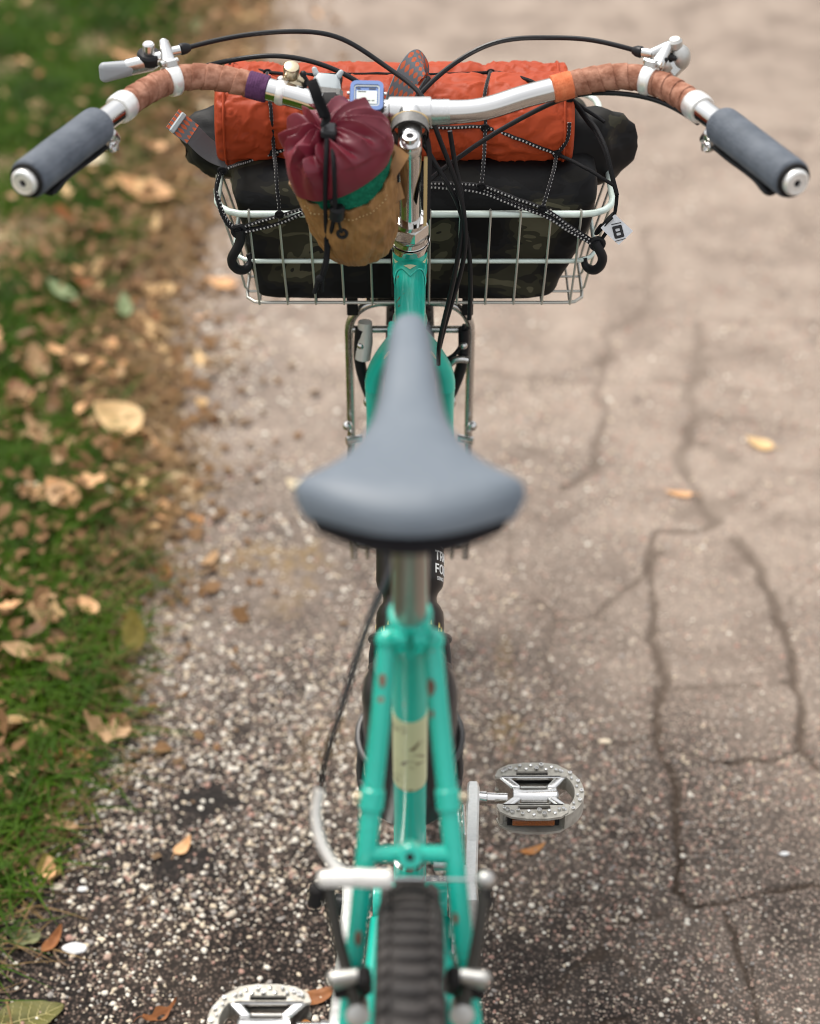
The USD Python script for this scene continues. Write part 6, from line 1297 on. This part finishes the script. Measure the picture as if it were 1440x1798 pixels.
# the many leaves that nothing tells apart
kinds = [('tan', 'tan'), ('brown', 'dark brown'), ('pale', 'pale yellowish'), ('rust', 'rust coloured'), ('mint', 'light green'), ('peach', 'peach coloured')]
cnt = 0
for i in range(1500):
    y = lr.uniform(.05, 3.1); d = lr.normal(.09, .10) if lr.random() < .5 else abs(lr.normal(.05, .3)); x = edge_x(y) - d
    g = np.array([x, y, .01]) - CAM; dep = g @ np.array([0, _c, -_s]); u = 720 + FPX * g[0] / dep
    if u < -25 or cnt >= 300 or (y < .48 and d < .03) or (y > 1.9 and d > .14 and lr.random() < .6): continue
    if d < 0 and lr.random() < .5: continue
    k = lr.choice(6, p=[.32, .14, .20, .09, .05, .20]); mk, word = kinds[k]
    if mk == 'mint' and d < .12: k = 0; mk, word = kinds[0]
    L = float(np.clip(lr.lognormal(math.log(.027), .36), .013, .052))
    vv_ = 899 - FPX * (g @ np.array([0, _s, _c])) / dep
    zone = ('level with the handlebar', 'level with the basket', 'level with the rack', 'level with the saddle', 'level with the seatpost', 'level with the seat tube', 'level with the rear brake')[int(np.searchsorted([330, 540, 720, 930, 1130, 1450], vv_))]
    spot = 'on the asphalt edge' if d < 0 else 'in the path-side litter' if d < .11 else 'in the grass' if u > 110 else 'near the left border'
    sz = 'small' if L < .024 else 'medium' if L < .034 else 'large'
    lab = f'{sz} {word} ' + ('lobed ' if False else '') + f'leaf {spot}, {zone}'; grp = f'{sz} {word} leaves {spot}, {zone}'
    nm = 'broad_leaf' if mk == 'mint' else f'{dict(tan="tan", brown="brown", pale="pale", rust="rust", peach="peach")[mk]}_leaf'
    place_leaf(nm, lab, mk, (x, y), L, L * lr.uniform(.42, .85), lr.uniform(0, 6.28), lr.normal(0, .35), lr, curl=lr.uniform(-.1, .7), fold=lr.uniform(0, .6), lobes=int(lr.choice([0, 0, 0, 2, 3])), zoff=.001 + lr.uniform(.004, .036) * min(1, max(d - .04, 0) * 9), group=grp, roll=lr.normal(0, .35))
    cnt += 1
# crumbs of broken leaf: nobody could count them
n = 6500; y = lr.uniform(-.1, 3.2, n); d = np.where(lr.random(n) < .7, lr.normal(.09, .10, n), np.abs(lr.normal(.05, .3, n))); x = edge_x(y) - d
ok_ = ((d > 0) | (lr.random(n) < .40)) & ((y > .5) | (d > .02) | (lr.random(n) < .12)); x, y, d = x[ok_], y[ok_], d[ok_]; n = len(x); L = lr.uniform(.004, .016, n); az = lr.uniform(0, 6.28, n); bz = np.maximum(soil_z(x, y), .001)
q = np.array([[-.5, -.3], [.5, -.35], [.6, .3], [-.35, .35]]); ca, sa = np.cos(az), np.sin(az)
P4 = np.stack([x[:, None] + L[:, None] * (q[:, 0] * ca[:, None] - q[:, 1] * sa[:, None]), y[:, None] + L[:, None] * (q[:, 0] * sa[:, None] + q[:, 1] * ca[:, None]), bz[:, None] + .002 + L[:, None] * lr.uniform(-.05, .45, (n, 4))], -1)
f4 = (np.array([[0, 1, 2], [0, 2, 3]])[None] + (np.arange(n) * 4)[:, None, None]).reshape(-1, 3)
# small torn leaves, curled, too many to count
m_ = 3900; ys = lr.uniform(-.1, 3.3, m_); ds = np.where(lr.random(m_) < .6, lr.normal(.10, .11, m_), np.abs(lr.normal(.05, .35, m_))); keep_ = ((ds > 0) | (lr.random(m_) < .55)) & ((ys < 1.9) | (ds < .16) | (lr.random(m_) < .35)) & (ds > -.22) & ((ys > .50) | (ds > .03)); ys, ds = ys[keep_], ds[keep_]; m_ = len(ys); xs_ = edge_x(ys) - ds
Ls_ = np.clip(lr.lognormal(math.log(.017), .35, m_), .008, .034); sh = np.array([[0, -.5], [.30, -.22], [.36, .12], [0, .5], [-.36, .12], [-.30, -.22], [0, 0]]); a_ = lr.uniform(0, 6.28, m_); cu = lr.uniform(.0, .55, (m_, 1)); tx, ty = lr.normal(0, .3, (m_, 1)), lr.normal(0, .3, (m_, 1))
lx, ly = sh[:, 0] * Ls_[:, None] * lr.uniform(.6, 1.15, (m_, 1)), sh[:, 1] * Ls_[:, None]
lz = cu * (np.abs(sh[:, 0]) * 1.0)[None] * Ls_[:, None] + tx * lx + ty * ly + lr.normal(0, .05, (m_, 7)) * Ls_[:, None]; lz = lz - lz.min(1, keepdims=True)
bz_ = np.maximum(soil_z(xs_, ys), 0) + .002 + lr.uniform(.004, .038, m_) * np.clip((ds - .04) * 9, 0, 1)
P7 = np.stack([xs_[:, None] + lx * np.cos(a_)[:, None] - ly * np.sin(a_)[:, None], ys[:, None] + lx * np.sin(a_)[:, None] + ly * np.cos(a_)[:, None], bz_[:, None] + lz], -1)
f7 = (np.array([[6, i, (i + 1) % 6] for i in range(6)])[None] + (np.arange(m_) * 7)[:, None, None]).reshape(-1, 3)
small_m = leafy('small_leaves', [(0, (0.20, 0.11, 0.05)), (0.2, (0.40, 0.25, 0.12)), (0.5, (0.60, 0.38, 0.19)), (0.75, (0.74, 0.50, 0.27)), (0.9, (0.60, 0.26, 0.09)), (1, (0.72, 0.58, 0.30))], 0.2, 0.65)
obj('small_leaves', (P7.reshape(-1, 3), f7), small_m, None, smooth=False, kind='stuff', label='small curled torn leaves thickly strewn over the verge and the edge of the path', cat='leaves')
crumb_m = leafy('leaf_crumbs', [(0, (0.16, 0.10, 0.055)), (0.3, (0.36, 0.24, 0.13)), (0.65, (0.52, 0.37, 0.22)), (0.9, (0.64, 0.48, 0.31)), (1, (0.46, 0.20, 0.09))], 0.15, 0.7)
obj('leaf_litter', (P4.reshape(-1, 3), f4), crumb_m, None, smooth=False, kind='stuff', label='crumbs of broken brown leaves along the edge of the path', cat='litter')
def stone(u, v, r, m, label, sc=(1.3, 1, .6), seed=0):
    g = atZ(u, v, 0); vv, ff = pebble_proto(50 + seed, 3)
    obj('stone', (vv * r * np.array(sc) + [g[0], g[1], r * .2], ff), m, None, smooth=40, label=label, cat='stone')
wst = mat('white_stone', (0.55, 0.55, 0.55), 0.7, color2=(0.68, 0.68, 0.67), vscale=120, bump=(300, .5, .002))
stone(132, 1667, .0105, wst, 'largest white stone on the dark asphalt beside the rust leaf', seed=1)
stone(178, 1650, .0045, pm[1], 'small yellowish stone just right of the white one', seed=2)
stone(100, 1558, .0060, pm[5], 'beige stone at the end of the grass', seed=3)
stone(146, 1562, .0050, wst, 'small white stone right of the beige one', seed=4)
stone(1377, 1500, .0045, wst, 'single white stone on the right of the path', seed=5)
stone(1062, 1303, .0070, pm[1], 'cream stone lying in the thin crack right of the frame', seed=6)
TW = mat('twig_bark', (0.11, 0.065, 0.035), 0.8, color2=(0.2, 0.13, 0.08), vscale=90)
def twig(pts, r, label):
    obj('twig', tube(spline([atZ(u, v, 0) + [0, 0, .003] for u, v in pts], 14), np.linspace(r, r * .5, 14), 6), TW, None, label=label, cat='twig')
twig([(92, 1668), (105, 1690), (122, 1700)], .0011, 'thin brown twig below the pointed rust leaf')
twig([(0, 1745), (30, 1742), (52, 1722)], .0009, 'thin twig above the large olive leaf')
twig([(0, 1690), (14, 1698), (12, 1720)], .0016, 'short rust brown twig at the left border')
twig([(252, 1586), (262, 1576)], .0018, 'short pale twig beside the lower tar stain')
